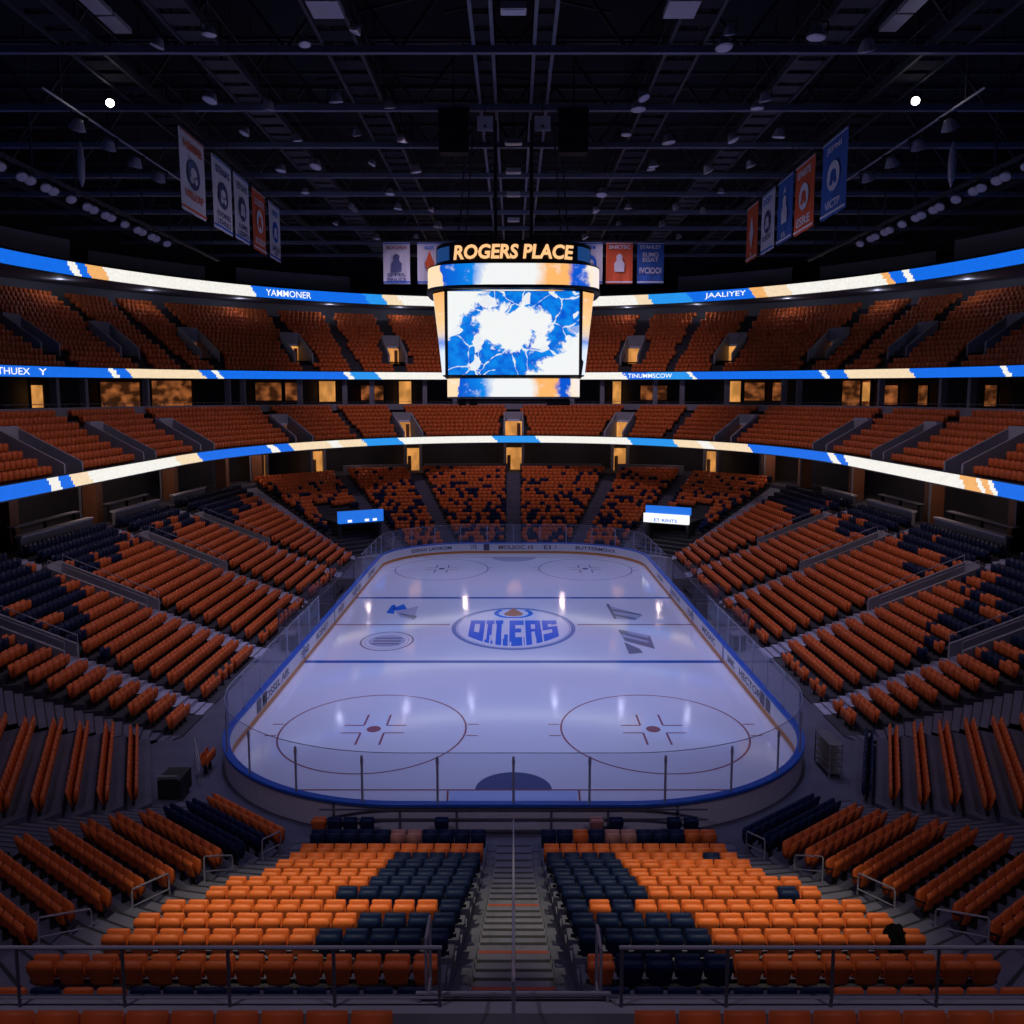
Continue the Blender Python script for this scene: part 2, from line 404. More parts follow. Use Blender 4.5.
# ================================================================== SEAT ROWS
ALLSEATS = []       # (x, y, z, rz, colour, key)
def lerp(a, b, t): return a + (b - a) * t
class Sec:
    """terraced block: rows of (L, R, floor z) on the seat line"""
    def __init__(s, rows): s.rows = rows; s.n = len(rows)
    def edge(s, r, side):
        r = max(-1.0, min(s.n, r)); i = min(max(int(math.floor(r)), 0), s.n - 2); t = r - i
        A, B = s.rows[i][side], s.rows[i + 1][side]
        return lerp(A[0], B[0], t), lerp(A[1], B[1], t)
    def z(s, r):
        i = min(max(r, 0), s.n - 1); return s.rows[i][2]
    def deck(s, name, km='concrete'):
        mb = MB()
        for r in range(s.n):
            a, b = s.edge(r - .62, 0), s.edge(r - .62, 1); c, d = s.edge(r + .38, 0), s.edge(r + .38, 1)
            z = s.z(r); zp = s.z(r - 1) if r else -.03
            mb.quad([(*a, z), (*b, z), (*d, z), (*c, z)], km)
            mb.quad([(*a, zp), (*b, zp), (*b, z), (*a, z)], km)
            for P, Q in ((a, c), (b, d)): mb.quad([(*P, z - 1.3), (*Q, z - 1.3), (*Q, z), (*P, z)], km)
        a, b = s.edge(s.n - .62, 0), s.edge(s.n - .62, 1)
        return struct(mb, name)
    def seats(s, colour, key, pitch=.55, skip=None):
        for r in range(s.n):
            A, B = Vector(s.rows[r][0]), Vector(s.rows[r][1]); d = B - A; L = d.length; d.normalize()
            nrm = Vector((-d.y, d.x)); c = (A + B) / 2
            if nrm.dot(Vector((0, 61.75)) - c) < 0: nrm = -nrm
            n = int((L - .1) / pitch); off = (L - n * pitch) * ((.97 if key.endswith('left') else .03) if key.startswith('end') else .5)
            for i in range(n):
                t = off + (i + .5) * pitch; p = A + d * t
                k = n - 1 - i if key.endswith('left') else i
                if skip and skip(r, k, n, p): continue
                ang = -.55 * (1 if p.x > 0 else -1); dx, dy = p.x - math.copysign(17.0, p.x), p.y - 95.4
                lx, ly = dx * math.cos(ang) + dy * math.sin(ang), -dx * math.sin(ang) + dy * math.cos(ang)
                if abs(lx) < 2.9 and -3.0 < ly < 5.6: continue
                ALLSEATS.append((p.x, p.y, s.z(r), math.atan2(nrm.x, -nrm.y) , colour(r, k, n, p), (key, r, k)))
def linsec(r0, r1, n, top0, top1):
    rows = []
    for i in range(n):
        t = i / (n - 1)
        rows.append(tuple((lerp(r0[j][0], r1[j][0], t), lerp(r0[j][1], r1[j][1], t)) for j in (0, 1)) + (max(0.0, lerp(top0, top1, t) - .85),))
    return Sec(rows)
def mirror(sec): return Sec([((-b[0], b[1]), (-a[0], a[1]), z) for a, b, z in sec.rows])

ED = [29.4, 28.1, 26.8, 25.5, 24.2, 22.9, 21.55, 20.2, 18.8, 17.4, 15.7, 13.7]
ET = [.85, 1.0, 1.37, 1.83, 2.25, 2.73, 3.21, 3.63, 4.13, 4.62, 5.16, 5.87]
EO = [7.15, 7.3, 7.4, 7.6, 7.75, 7.95, 8.35, 8.65, 8.6, 8.95, 9.2, 9.7]
end_l = Sec([((-EO[i], ED[i]), (-(.93 + .042 * i), ED[i]), max(0, ET[i] - .85)) for i in range(12)])
cb_l = linsec(((-11.46, 32.35), (-7.9, 29.35)), ((-15.6, 19.6), (-11.0, 15.9)), 12, .9, 4.86)
ca_l = linsec(((-16.2, 39.5), (-13.45, 32.8)), ((-25.0, 30.6), (-20.8, 20.5)), 13, .95, 5.3)
c_l = linsec(((-16.0, 40.3), (-16.0, 43.3)), ((-30.6, 38.8), (-30.6, 43.3)), 18, .9, 6.6)
s1_l = linsec(((-16.0, 45.0), (-16.0, 53.4)), ((-30.6, 45.0), (-30.6, 53.4)), 18, .9, 6.6)
s2_l = linsec(((-16.0, 55.6), (-16.0, 66.8)), ((-30.6, 55.6), (-30.6, 66.8)), 18, .9, 6.6)
s3_l = linsec(((-16.0, 69.2), (-16.0, 79.2)), ((-30.6, 69.2), (-30.6, 79.2)), 18, .9, 6.6)
s4_l = linsec(((-16.2, 81.4), (-16.2, 88.2)), ((-30.4, 81.4), (-29.6, 97.0)), 18, .9, 6.8)
f3_l = linsec(((-16.4, 90.2), (-12.9, 93.8)), ((-28.9, 100.), (-21.9, 109.5)), 22, 1.0, 7.4)
f2_l = linsec(((-11.6, 94.7), (-7.3, 95.)), ((-20.6, 110.5), (-13.2, 112.2)), 22, 1.0, 7.6)
f1_l = linsec(((-5.9, 95.), (-.8, 95.)), ((-11.6, 112.5), (-.8, 112.9)), 22, 1.0, 7.7)
LEFT = dict(end=end_l, cb=cb_l, ca=ca_l, c=c_l, s1=s1_l, s2=s2_l, s3=s3_l, s4=s4_l, f3=f3_l, f2=f2_l, f1=f1_l)
RIGHT = {k: mirror(v) for k, v in LEFT.items()}
for side, D_ in (('left', LEFT), ('right', RIGHT)):
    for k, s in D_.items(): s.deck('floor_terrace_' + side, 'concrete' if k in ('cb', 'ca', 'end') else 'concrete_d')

rnd = random.Random(3)
NAVY_L = {0: 99, 1: 0, 2: 5, 3: 5, 4: 5, 5: 5, 6: 6, 7: 1, 8: 4, 9: 5, 10: 0, 11: 9}
NAVY_R = {0: 99, 1: 0, 2: 4, 3: 4, 4: 4, 5: 4, 6: 4, 7: 1, 8: 5, 9: 5, 10: 5, 11: 7}
def col_end(side):
    def fn(r, k, n, p):
        if r == 0:
            return 'rust' if k in (4, 5) and rnd.random() < .8 else ('orange' if k in (2, 9, 10) and side == 'right' else 'navy')
        if side == 'right':
            if r == 10 and k == 0: return 'orange'
            if r == 7: return 'navy' if k in (0, 2) else 'orange'
            if (r, k) in ((2, 9), (6, 10)): return 'navy'
            return 'navy' if k < NAVY_R[r] else 'orange'
        if r == 11 and k in (11, 13): return 'navy'
        return 'navy' if k < NAVY_L[r] else 'orange'
    return fn
def col_cb(side):
    return lambda r, k, n, p: 'navy' if r in ((1, 2) if side == 'left' else (0, 1)) else 'orange'
def col_ca(side):
    return lambda r, k, n, p: 'navy' if side == 'right' and r == 0 else 'orange'
def col_s(d0, d1, lim0, lim1):
    st = {}
    def fn(r, k, n, p):
        lim = lerp(lim0, lim1, (p[1] - d0) / (d1 - d0))
        blk = (r, int(p[1] / 1.7)); j = st.setdefault(blk, rnd.uniform(-1.6, 1.6))
        if r >= 16 and rnd.random() > .06: return 'navy'
        return 'navy' if r + j > lim and j < 1.05 else 'orange'
    return fn
def col_f(r, k, n, p): return 'navy' if rnd.random() < (.50 - .017 * r) else 'orange'
for side, D_ in (('left', LEFT), ('right', RIGHT)):
    key = lambda k: k + '_' + side
    D_['end'].seats(col_end(side), key('end'))
    D_['cb'].seats(col_cb(side), key('cb')); D_['ca'].seats(col_ca(side), key('ca'), skip=(lambda r, k, n, p: r == 0) if side == 'left' else None)
    few = lambda r, k, n, p: r == 0 and rnd.random() > .7
    D_['c'].seats(col_s(38, 43, 8, 9), key('c'), skip=few); D_['s1'].seats(col_s(45, 53.4, 5.5, 13), key('s1'), skip=few)
    D_['s2'].seats(col_s(55.6, 66.8, 12.0, 14.5), key('s2'), skip=few); D_['s3'].seats(col_s(69, 79, 12.5, 14), key('s3'), skip=few)
    D_['s4'].seats(col_s(81, 97, 11.0, 14), key('s4'), skip=few)
    cut = (lambda r, k, n, p: r < 6 and p.y - 90 < 6.5 and abs(p.x) < 19.5)
    D_['f3'].seats(col_f, key('f3'), skip=cut); D_['f2'].seats(col_f, key('f2')); D_['f1'].seats(col_f, key('f1'))
# bottom row behind the front rail
BROWY, BROWZ = 10.2, 7.14
for i in range(13):
    for sg, key in ((-1, 'front_left'), (1, 'front_right')):
        x = sg * (1.75 + i * .555); ALLSEATS.append((x, BROWY, BROWZ, PI, 'orange', (key, 0, i)))
BROW2 = [(sg * (1.75 + i * .555), 8.9, 7.6) for i in range(11) for sg in (-1, 1)]

# --- aisle stairs between blocks
def aisle(A, sa, B, sb, name, gap=None, k='stair'):
    mb = MB(); n = 2 * max(A.n, B.n)
    def pt(i):
        t = i / n
        ra, rb = -.62 + t * A.n, -.62 + t * B.n
        a, b = A.edge(ra, sa), B.edge(rb, sb)
        za = lerp(A.rows[0][2], A.rows[-1][2], min(1, max(0, (ra + .3) / (A.n - 1)))); zb = lerp(B.rows[0][2], B.rows[-1][2], min(1, max(0, (rb + .3) / (B.n - 1))))
        return a, b, (za + zb) / 2
    zprev = -.03
    for i in range(n):
        a, b, z = pt(i); c, d, _ = pt(i + 1)
        if gap and gap[0] <= i / n < gap[1]: zprev = z; continue
        mb.quad([(*a, z), (*b, z), (*d, z), (*c, z)], k)
        mb.quad([(*a, zprev), (*b, zprev), (*b, z), (*a, z)], k)
        na = [lerp(a[j], c[j], .12) for j in (0, 1)]; nb = [lerp(b[j], d[j], .12) for j in (0, 1)]
        mb.quad([(*a, z + .004), (*b, z + .004), (*nb, z + .004), (*na, z + .004)], 'nosing')
        zprev = z
    return struct(mb, name)
GAP = (8 / 17, 13.6 / 17)
for side, D_ in (('left', LEFT), ('right', RIGHT)):
    i0, i1 = (0, 1) if side == 'left' else (1, 0)
    nm = 'floor_aisle_' + side
    aisle(D_['end'], i0, D_['cb'], i1, nm); aisle(D_['cb'], i0, D_['ca'], i1, nm); aisle(D_['ca'], i0, D_['c'], i0, nm)
    aisle(D_['c'], i1, D_['s1'], i0, nm, GAP, 'stair_l'); aisle(D_['s1'], i1, D_['s2'], i0, nm, GAP, 'stair_l'); aisle(D_['s2'], i1, D_['s3'], i0, nm, GAP, 'stair_l')
    aisle(D_['s3'], i1, D_['s4'], i0, nm, GAP, 'stair_l'); aisle(D_['s4'], i1, D_['f3'], i0, nm, None, 'stair_l'); aisle(D_['f3'], i1, D_['f2'], i0, nm)
    aisle(D_['f2'], i1, D_['f1'], i0, nm)
aisle(LEFT['f1'], 1, RIGHT['f1'], 0, 'floor_aisle_far')
# entrance portals cut into the side aisles
for sg, side in ((-1, 'left'), (1, 'right')):
    for d in (44.15, 54.5, 68.0, 80.3):
        mb = MB(); x0, x1 = 22.3, 28.2; zf = 2.4
        zt = lambda x: (x - 16.4) / 13.8 * 5.5 + .15 + .75
        hw = .78 if d < 50 else 1.0
        for yy in (d - hw, d + hw - .2):
            mb.hexa([(sg * x0, yy, 0), (sg * x1, yy, 0), (sg * x1, yy + .2, 0), (sg * x0, yy + .2, 0)],
                    [(sg * x0, yy, zt(x0)), (sg * x1, yy, zt(x1)), (sg * x1, yy + .2, zt(x1)), (sg * x0, yy + .2, zt(x0))], 'concrete_l')
        mb.box(min(sg * x1, sg * (x1 + .3)), max(sg * x1, sg * (x1 + .3)), d - hw, d + hw, 4.5, zt(x1) + .1, 'concrete_l')
        mb.box(min(sg * (x1 + .1), sg * (x1 + .3)), max(sg * (x1 + .1), sg * (x1 + .3)), d - hw + .2, d + hw - .2, 2.2, 4.5, 'darkwall')
        mb.quad([(sg * x0, d - hw, zf), (sg * x1, d - hw, zf), (sg * x1, d + hw, zf), (sg * x0, d + hw, zf)], 'concrete')
        struct(mb, 'wall_portal_' + side)

# --- central stair
mb = MB(); N = 30
y0, y1, zt = 30.0, 12.4, ET[11] - .85
for i in range(N):
    ya, yb = lerp(y0, y1, i / N), lerp(y0, y1, (i + 1) / N)
    t = (i + .5) / N * 11.3 - .3; r = min(max(t, 0), 10.999); j = int(r)
    z = lerp(max(0, ET[j] - .85), ET[j + 1] - .85, r - j); zp = -.03 if i == 0 else zprev
    wi = lerp(.80, 1.32, i / N)
    ws = lerp(.62, 1.08, i / N)
    mb.quad([(-ws, ya, z), (ws, ya, z), (ws, yb, z), (-ws, yb, z)], 'stair')
    mb.quad([(-ws, ya, zp), (ws, ya, zp), (ws, ya, z), (-ws, ya, z)], 'stair')
    mb.quad([(-ws + .05, ya, z + .006), (ws - .05, ya, z + .006), (ws - .05, ya - .11, z + .006), (-ws + .05, ya - .11, z + .006)], 'rednose' if i in (10, 17, 21) else 'nosing')
    for sg in (-1, 1):
        mb.hexa([(sg * ws, ya, z - .4), (sg * wi * 1.12, ya, z - .4), (sg * wi * 1.12, yb, z - .4), (sg * ws, yb, z - .4)],
                [(sg * ws, ya, z + .03), (sg * wi * 1.12, ya, z + .03), (sg * wi * 1.12, yb, z + .10), (sg * ws, yb, z + .10)], 'concrete')
    zprev = z
struct(mb, 'floor_central_stair')
mb = MB()
mb.box(-14, 14, 12.15, 12.48, 0, 6.6, 'concrete_l')
mb.box(-14, 14, 6, 12.15, 5.6, 5.9, 'concrete')
mb.box(-14, 14, 12.48, 12.54, 6.45, 6.63, 'rail_d')
for sg in (-1, 1):
    mb.box(min(sg * 1.5, sg * 14), max(sg * 1.5, sg * 14), 9.4, 10.75, 5.9, BROWZ, 'concrete')
    mb.box(min(sg * 1.5, sg * 14), max(sg * 1.5, sg * 14), 7.5, 9.4, 5.9, 7.6, 'concrete')
mb.box(-1.15, 1.15, 10.6, 12.1, 5.9, 6.30, 'concrete_l'); mb.box(-1.15, 1.0, 11.5, 11.7, 6.30, 6.31, 'rednose')
mb.box(-14, 14, 12.4, 13.2, 0, ET[11] - .85, 'concrete')
struct(mb, 'floor_front_landing')

# --- seats of the two upper tiers
def tier(a0, b0, zf, n, t, rise, name, gaps, portals, pz, amber, ext=40.0):
    """gaps: list of (q, half width m); portals: (q, r0, r1)"""
    mb = MB(); prof = []; ks = []
    for r in range(n):
        o = .25 + t * r
        prof += [(a0 + o, b0 + o, 2, (lambda y, r=r: zf(y) + rise * r)), (a0 + o + t, b0 + o + t, 2, (lambda y, r=r: zf(y) + rise * r))]
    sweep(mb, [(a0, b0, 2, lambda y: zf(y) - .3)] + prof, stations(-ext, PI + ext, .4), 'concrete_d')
    keep = []
    cuts = [(rp(gq, a0 + .25 + t * ra, b0 + .25 + t * ra), rp(gq, a0 + .25 + t * (rb + 1), b0 + .25 + t * (rb + 1))) for gq, ra, rb in portals]
    for fi, f_ in enumerate(mb.f):
        cx_ = sum(mb.v[i][0] for i in f_) / 4; cy_ = sum(mb.v[i][1] for i in f_) / 4; hit = False
        for A, B in cuts:
            dx, dy = B[0] - A[0], B[1] - A[1]; L2 = dx * dx + dy * dy; u = ((cx_ - A[0]) * dx + (cy_ - A[1]) * dy) / L2
            if -.05 < u < 1.02 and abs((cx_ - A[0]) * dy - (cy_ - A[1]) * dx) / math.sqrt(L2) < 1.12: hit = True; break
        if not hit: keep.append(fi)
    mb.f = [mb.f[i] for i in keep]; mb.mi = [mb.mi[i] for i in keep]
    struct(mb, name)
    for r in range(n):
        off = .25 + t * (r + .62); a, b = a0 + off, b0 + off
        pts = []; q = -ext + 3
        while q < PI + ext - 3:
            pts.append((q, rp(q, a, b))); q += .05 if (q < 0 or q > PI) else .05 / 44
        dist = 0; last = pts[0][1]; pend = .0
        for q, p in pts:
            dd = math.dist(p, last); last = p; pend += dd
            if pend < .56: continue
            pend = 0
            ok = True
            for gq, hw in gaps:
                g = rp(gq, a, b)
                if math.dist(g, p) < hw: ok = False; break
            if ok:
                for gq, ra, rb in portals:
                    if ra - 1 <= r <= rb and math.dist(rp(gq, a, b), p) < 1.9: ok = False; break
            if not ok: continue
            e = 1e-3; p2 = rp(q + e, a, b); p1 = rp(q - e, a, b)
            d = Vector((p2[0] - p1[0], p2[1] - p1[1])).normalized(); nrm = Vector((d.y, -d.x))
            ALLSEATS.append((p[0], p[1], zf(p[1]) + rise * r, math.atan2(nrm.x, -nrm.y), 'orange', ('upper', r, 0)))
    for i, (gq, ra, rb) in enumerate(portals):
        e = 1e-3; off = .25 + t * ra; offb = .25 + t * (rb + 1)
        P0 = Vector(rp(gq, a0 + off, b0 + off)); P1 = Vector(rp(gq, a0 + offb, b0 + offb)); o = (P1 - P0).normalized(); s_ = Vector((-o.y, o.x))
        z0 = zf(P0.y) + rise * ra; z1 = zf(P1.y) + rise * (rb + 1)
        mb = MB()
        def V(al, sd, z): v = P0 + o * al + s_ * sd; return (v.x, v.y, z)
        L = (P1 - P0).length
        for sd in (-1.25, 1.05):
            mb.hexa([V(0, sd, z0 - .3), V(L, sd, z0 - .3), V(L, sd + .2, z0 - .3), V(0, sd + .2, z0 - .3)], [V(0, sd, z0 + .9), V(L, sd, z1 + .9), V(L, sd + .2, z1 + .9), V(0, sd + .2, z0 + .9)], 'concrete_l')
        mb.hexa([V(L - .35, -1.05, z0 + 2.0), V(L, -1.05, z0 + 2.0), V(L, 1.05, z0 + 2.0), V(L - .35, 1.05, z0 + 2.0)], [V(L - .35, -1.05, z1 + .9), V(L, -1.05, z1 + .9), V(L, 1.05, z1 + .9), V(L - .35, 1.05, z1 + .9)], 'concrete_l')
        mb.quad([V(0, -1.05, z0 + .03), V(L, -1.05, z0 + .03), V(L, 1.05, z0 + .03), V(0, 1.05, z0 + .03)], 'concrete')
        lit = amber(i)
        mb.quad([V(L - .1, -1.05, z0), V(L - .1, 1.05, z0), V(L - .1, 1.05, z0 + 2.0), V(L - .1, -1.05, z0 + 2.0)], lit)
        mb.hexa([V(L - .25, -.9, z0), V(L - .2, -.9, z0), V(L - .2, -.45, z0), V(L - .25, -.45, z0)], [V(L - .25, -.9, z0 + 1.75), V(L - .2, -.9, z0 + 1.75), V(L - .2, -.45, z0 + 1.75), V(L - .25, -.45, z0 + 1.75)], 'brownwood')
        mb.hexa([V(L - .5, -.8, z0 + 2.0), V(L - .4, -.8, z0 + 2.0), V(L - .4, .8, z0 + 2.0), V(L - .5, .8, z0 + 2.0)], [V(L - .5, -.8, z0 + 2.25), V(L - .4, -.8, z0 + 2.25), V(L - .4, .8, z0 + 2.25), V(L - .5, .8, z0 + 2.25)], 'lens')
        struct(mb, 'door_%s_%d' % ('upper' if n > 10 else 'middle', i + 1))
mr = lambda l: l + [1027 - x for x in reversed(l)]
mz, uz = 13.0, 22.0
mp = [35, 118, 183, 290, 407]; up = [45, 126, 207, 302, 397]
mq = [q_at(p, 30, 42, mz) for p in mp + [513.5] + [1027 - x for x in reversed(mp)]]
uq = [q_at(p, 43.5, 49.5, uz) for p in mr(up)]
mg = [(q_at(p, 30, 42, mz), .75) for p in mr([352])] + [(q, 1.0) for q in mq]
ug = [(q_at(p, 43.5, 49.5, uz), .75) for p in mr([168, 350])] + [(q, .9) for q in uq]
tier(27.4, 39.2, lambda y: h1(y) + .12, 8, .85, .455, 'floor_middle_tier', mg, [(q, 0, 4) for q in mq], mz, lambda i: 'amber' if i in (4, 5, 6) else ('amber_d' if i in (3, 7) else 'darkwall'))
tier(40.2, 46.2, lambda y: h2(y) + .15, 15, .85, .54, 'floor_upper_tier', ug, [(q, 3, 7) for q in uq], uz, lambda i: 'amber' if 3 <= i <= 6 else ('amber_d' if i in (2, 7) else 'darkwall'))

# ------------------------------------------------------------------ seat meshes
def seat_parts():
    """individual seat, facing -Y, origin on the floor under it"""
    bk = MB(); j = bk.m('orange'); nx, nz = 8, 8
    def shell(u, v, off):
        wv = .252 * (1 - .24 * (1 - v) ** 1.3) * (1 - .10 * max(0, (v - .82) / .18) ** 2)
        x = u * wv; z = .36 + v * .53 - .03 * abs(u) ** 4 * (v > .5)
        y = .06 + .13 * v + .035 * (1 - u * u) - .05 * max(0, v - .85) / .15 + off * (1 - .5 * max(0, v - .9) / .1)
        return (x, y, z)
    for off in (0, .055):
        for a in range(nz + 1):
            for b_ in range(nx + 1): bk.v.append(shell(-1 + 2 * b_ / nx, a / nz, off))
    W = nx + 1; T = W * (nz + 1)
    for a in range(nz):
        for b_ in range(nx):
            p = a * W + b_
            bk.f.append((p, p + 1, p + W + 1, p + W)); bk.f.append((T + p, T + p + W, T + p + W + 1, T + p + 1))
    for a in range(nz):
        p = a * W; bk.f.append((p, p + W, T + p + W, T + p)); p += nx; bk.f.append((p, T + p, T + p + W, p + W))
    for b_ in range(nx):
        p = b_; bk.f.append((p, T + p, T + p + 1, p + 1)); p = nz * W + b_; bk.f.append((p, p + 1, T + p + 1, T + p))
    bk.mi = [0] * len(bk.f)
    sp = MB()           # folded-up seat pan standing in front of the back
    prof = [(-.04, .40), (-.13, .46), (-.155, .60), (-.14, .78), (-.11, .845), (-.06, .855), (-.04, .82), (-.03, .6), (-.01, .44)]
    n = len(prof)
    for x, kx in ((-.235, .9), (-.2, 1), (.2, 1), (.235, .9)):
        for y, z in prof: sp.v.append((x, -.075 + (y + .075) * kx, .64 + (z - .64) * kx))
    for a in range(3):
        for i in range(n):
            p = a * n + i; p2 = a * n + (i + 1) % n; sp.f.append((p, p2, p2 + n, p + n))
    sp.f.append(tuple(reversed(range(n)))); sp.f.append(tuple(3 * n + i for i in range(n)))
    sp.m('orange'); sp.mi = [0] * len(sp.f)
    ar = MB(); ar.hexa([(.248, -.16, .60), (.285, -.16, .60), (.285, .14, .62), (.248, .14, .62)], [(.252, -.15, .64), (.281, -.15, .64), (.281, .14, .66), (.252, .14, .66)], 'black')
    stn = MB(); stn.hexa([(-.05, -.02, 0), (.05, -.02, 0), (.05, .12, 0), (-.05, .12, 0)], [(-.03, 0, .42), (.03, 0, .42), (.03, .10, .42), (-.03, .10, .42)], 'black')
    stn.box(-.27, .27, .02, .07, .36, .42, 'black')
    return bk, sp, ar, stn
bk, sp, ar, stn = seat_parts()
SEATMESH = {}
for c in ('orange', 'navy', 'rust'):
    for mbx, nm in ((bk, 'backrest'), (sp, 'seat_pan')):
        mbx.mats = [c]; me = mbx.mesh(nm, True); SEATMESH[c, nm] = me
ar_me, st_me = ar.mesh('armrest'), stn.mesh('stanchion')

def size_of(s):
    x, y, z = s[0], s[1], s[2] + .6
    px, py = proj(x, y, z)
    vis = -12 < px < 1036 and py < 1030
    return (y * CP + (CAMZ - z) * SP) if vis and y > 3 else 1e9
ranked = sorted(range(len(ALLSEATS)), key=lambda i: size_of(ALLSEATS[i]))
SINGLE = set(ranked[:300])
proto = {}
n_single = 0
for i in ranked[:300]:
    x, y, z, rz, c, (key, r, k) = ALLSEATS[i]
    side = 'left' if key.endswith('left') else 'right'
    word = {'orange': 'orange', 'navy': 'navy blue', 'rust': 'faded rose'}[c]
    if key.startswith('front'): lab = '%s seat behind the front rail, %s seat %s of the landing' % (word, ORD[k + 1], side)
    elif key.startswith('end'): lab = '%s seat, %s row up from the ice, %s seat %s of the central stair' % (word, ORD[r + 1], ORD[k + 1], side)
    else: lab = '%s seat, %s corner block, %s row up from ice, %s from the end block' % (word, side, ORD[r + 1], ORD[k + 1])
    if c not in proto:
        root = thing('arena_seat', lab, 'seat', (x, y, z), rz, 'seats nearest the camera')
        for nm, me in (('backrest', SEATMESH[c, 'backrest']), ('seat_pan', SEATMESH[c, 'seat_pan']), ('armrest', ar_me), ('stanchion', st_me)):
            o = bpy.data.objects.new(nm, me); COL.objects.link(o); o.parent = root
        proto[c] = (root, list(root.children))
        continue
    root, kids = proto[c]
    r2 = root.copy(); COL.objects.link(r2); r2.location = (x, y, z); r2.rotation_euler = (0, 0, rz); r2['label'] = lab
    for ch in kids:
        d = ch.copy(); COL.objects.link(d); d.parent = r2

def mass_seats():
    import numpy as np
    prm = MB()
    # simple backrest: rounded-top panel
    out = [(-.22, .26), (.22, .26), (.262, .52), (.258, .77), (.19, .86), (-.19, .86), (-.258, .77), (-.262, .52)]
    nb = len(out); yb = lambda z: .06 + .13 * (z - .36) / .5
    prm.v = [(x, yb(z), z) for x, z in out] + [(x, yb(z) + .06, z) for x, z in out]
    prm.f = [tuple(range(nb)), tuple(reversed(range(nb, 2 * nb)))] + [(i, nb + i, nb + (i + 1) % nb, (i + 1) % nb) for i in range(nb)]
    b0 = len(prm.v)
    pan = [(-.04, .26), (-.14, .42), (-.15, .74), (-.10, .85), (-.03, .82), (-.01, .44)]
    for x in (-.25, .25): prm.v += [(x, y, z) for y, z in pan]
    m = len(pan)
    prm.f += [tuple(b0 + i for i in reversed(range(m))), tuple(b0 + m + i for i in range(m))] + [(b0 + i, b0 + (i + 1) % m, b0 + m + (i + 1) % m, b0 + m + i) for i in range(m)]
    b1 = len(prm.v)
    for z in (0, .40): prm.v += [(-.04, 0, z), (.04, 0, z), (.04, .1, z), (-.04, .1, z)]
    prm.f += [(b1, b1 + 1, b1 + 5, b1 + 4), (b1 + 1, b1 + 2, b1 + 6, b1 + 5), (b1 + 2, b1 + 3, b1 + 7, b1 + 6), (b1 + 3, b1, b1 + 4, b1 + 7)]
    leg = 4
    V0 = np.array(prm.v); rest = [s for i, s in enumerate(ALLSEATS) if i not in SINGLE]
    n = len(rest); nv = len(V0)
    ca = np.cos([s[3] for s in rest]); sa = np.sin([s[3] for s in rest])
    P = np.empty((n, nv, 3))
    P[:, :, 0] = V0[None, :, 0] * ca[:, None] - V0[None, :, 1] * sa[:, None] + np.array([s[0] for s in rest])[:, None]
    P[:, :, 1] = V0[None, :, 0] * sa[:, None] + V0[None, :, 1] * ca[:, None] + np.array([s[1] for s in rest])[:, None]
    P[:, :, 2] = V0[None, :, 2] + np.array([s[2] for s in rest])[:, None]
    ls = np.array([len(f_) for f_ in prm.f]); li = np.concatenate([np.array(f_) for f_ in prm.f])
    loops = (li[None, :] + (np.arange(n) * nv)[:, None]).ravel()
    starts = np.concatenate([[0], np.cumsum(ls)[:-1]]); nl = ls.sum()
    me = bpy.data.meshes.new('arena_seat_mass')
    me.vertices.add(n * nv); me.vertices.foreach_set('co', P.ravel())
    me.loops.add(n * nl); me.loops.foreach_set('vertex_index', loops)
    me.polygons.add(n * len(ls)); me.polygons.foreach_set('loop_start', (starts[None, :] + (np.arange(n) * nl)[:, None]).ravel())
    ci = {'orange': 0, 'navy': 1, 'rust': 2}
    mi = np.array([ci[s[4]] for s in rest])[:, None].repeat(len(ls), 1); mi[:, -leg:] = 3
    for k in ('orange', 'navy', 'rust', 'black'): me.materials.append(M[k])
    me.polygons.foreach_set('material_index', mi.ravel().astype(np.int32))
    me.update(calc_edges=True); me.validate()
    o = bpy.data.objects.new('arena_seat_rows', me); COL.objects.link(o)
    tag(o, 'orange and navy stadium seats filling every stand around the rink', 'seats', None, 'stuff')
    print('SEATS', len(ALLSEATS), 'mass', n)
mass_seats()

# ================================================================== ICE
HW, RY0, RY1, RR = 12.6, 31.15, 92.4, 8.5
def rink_loop(off=0.0, ds=.6):
    """counter-clockwise loop from the middle of the near end"""
    pts = []; r = RR + off; x = HW - RR
    def line(p, q):
        n = max(1, int(math.dist(p, q) / ds)); return [(lerp(p[0], q[0], i / n), lerp(p[1], q[1], i / n)) for i in range(n)]
    def arc(cx, cy, a0):
        n = max(4, int(r * PI / 2 / ds)); return [(cx + r * math.cos(a0 + PI / 2 * i / n), cy + r * math.sin(a0 + PI / 2 * i / n)) for i in range(n)]
    pts += line((0, RY0 - off), (x, RY0 - off)) + arc(x, RY0 + RR, -PI / 2)
    pts += line((HW + off, RY0 + RR), (HW + off, RY1 - RR)) + arc(x, RY1 - RR, 0)
    pts += line((x, RY1 + off), (-x, RY1 + off)) + arc(-x, RY1 - RR, PI / 2)
    pts += line((-HW - off, RY1 - RR), (-HW - off, RY0 + RR)) + arc(-x, RY0 + RR, PI)
    pts += line((-x, RY0 - off), (0, RY0 - off))
    return pts
ice = MB(); ice.quad([(x, y, 0) for x, y in rink_loop()], 'ice')
LZ = [0.0]
def flat(pts, k, z=.004): ice.quad([(x, y, z) for x, y in pts], k)
def frect(x0, x1, d0, d1, k, z=.004): flat([(x0, d0), (x1, d0), (x1, d1), (x0, d1)], k, z)
def fell(cx, cy, rx, ry, k, z=.004, n=64): flat([(cx + rx * math.cos(2 * PI * i / n), cy + ry * math.sin(2 * PI * i / n)) for i in range(n)], k, z)
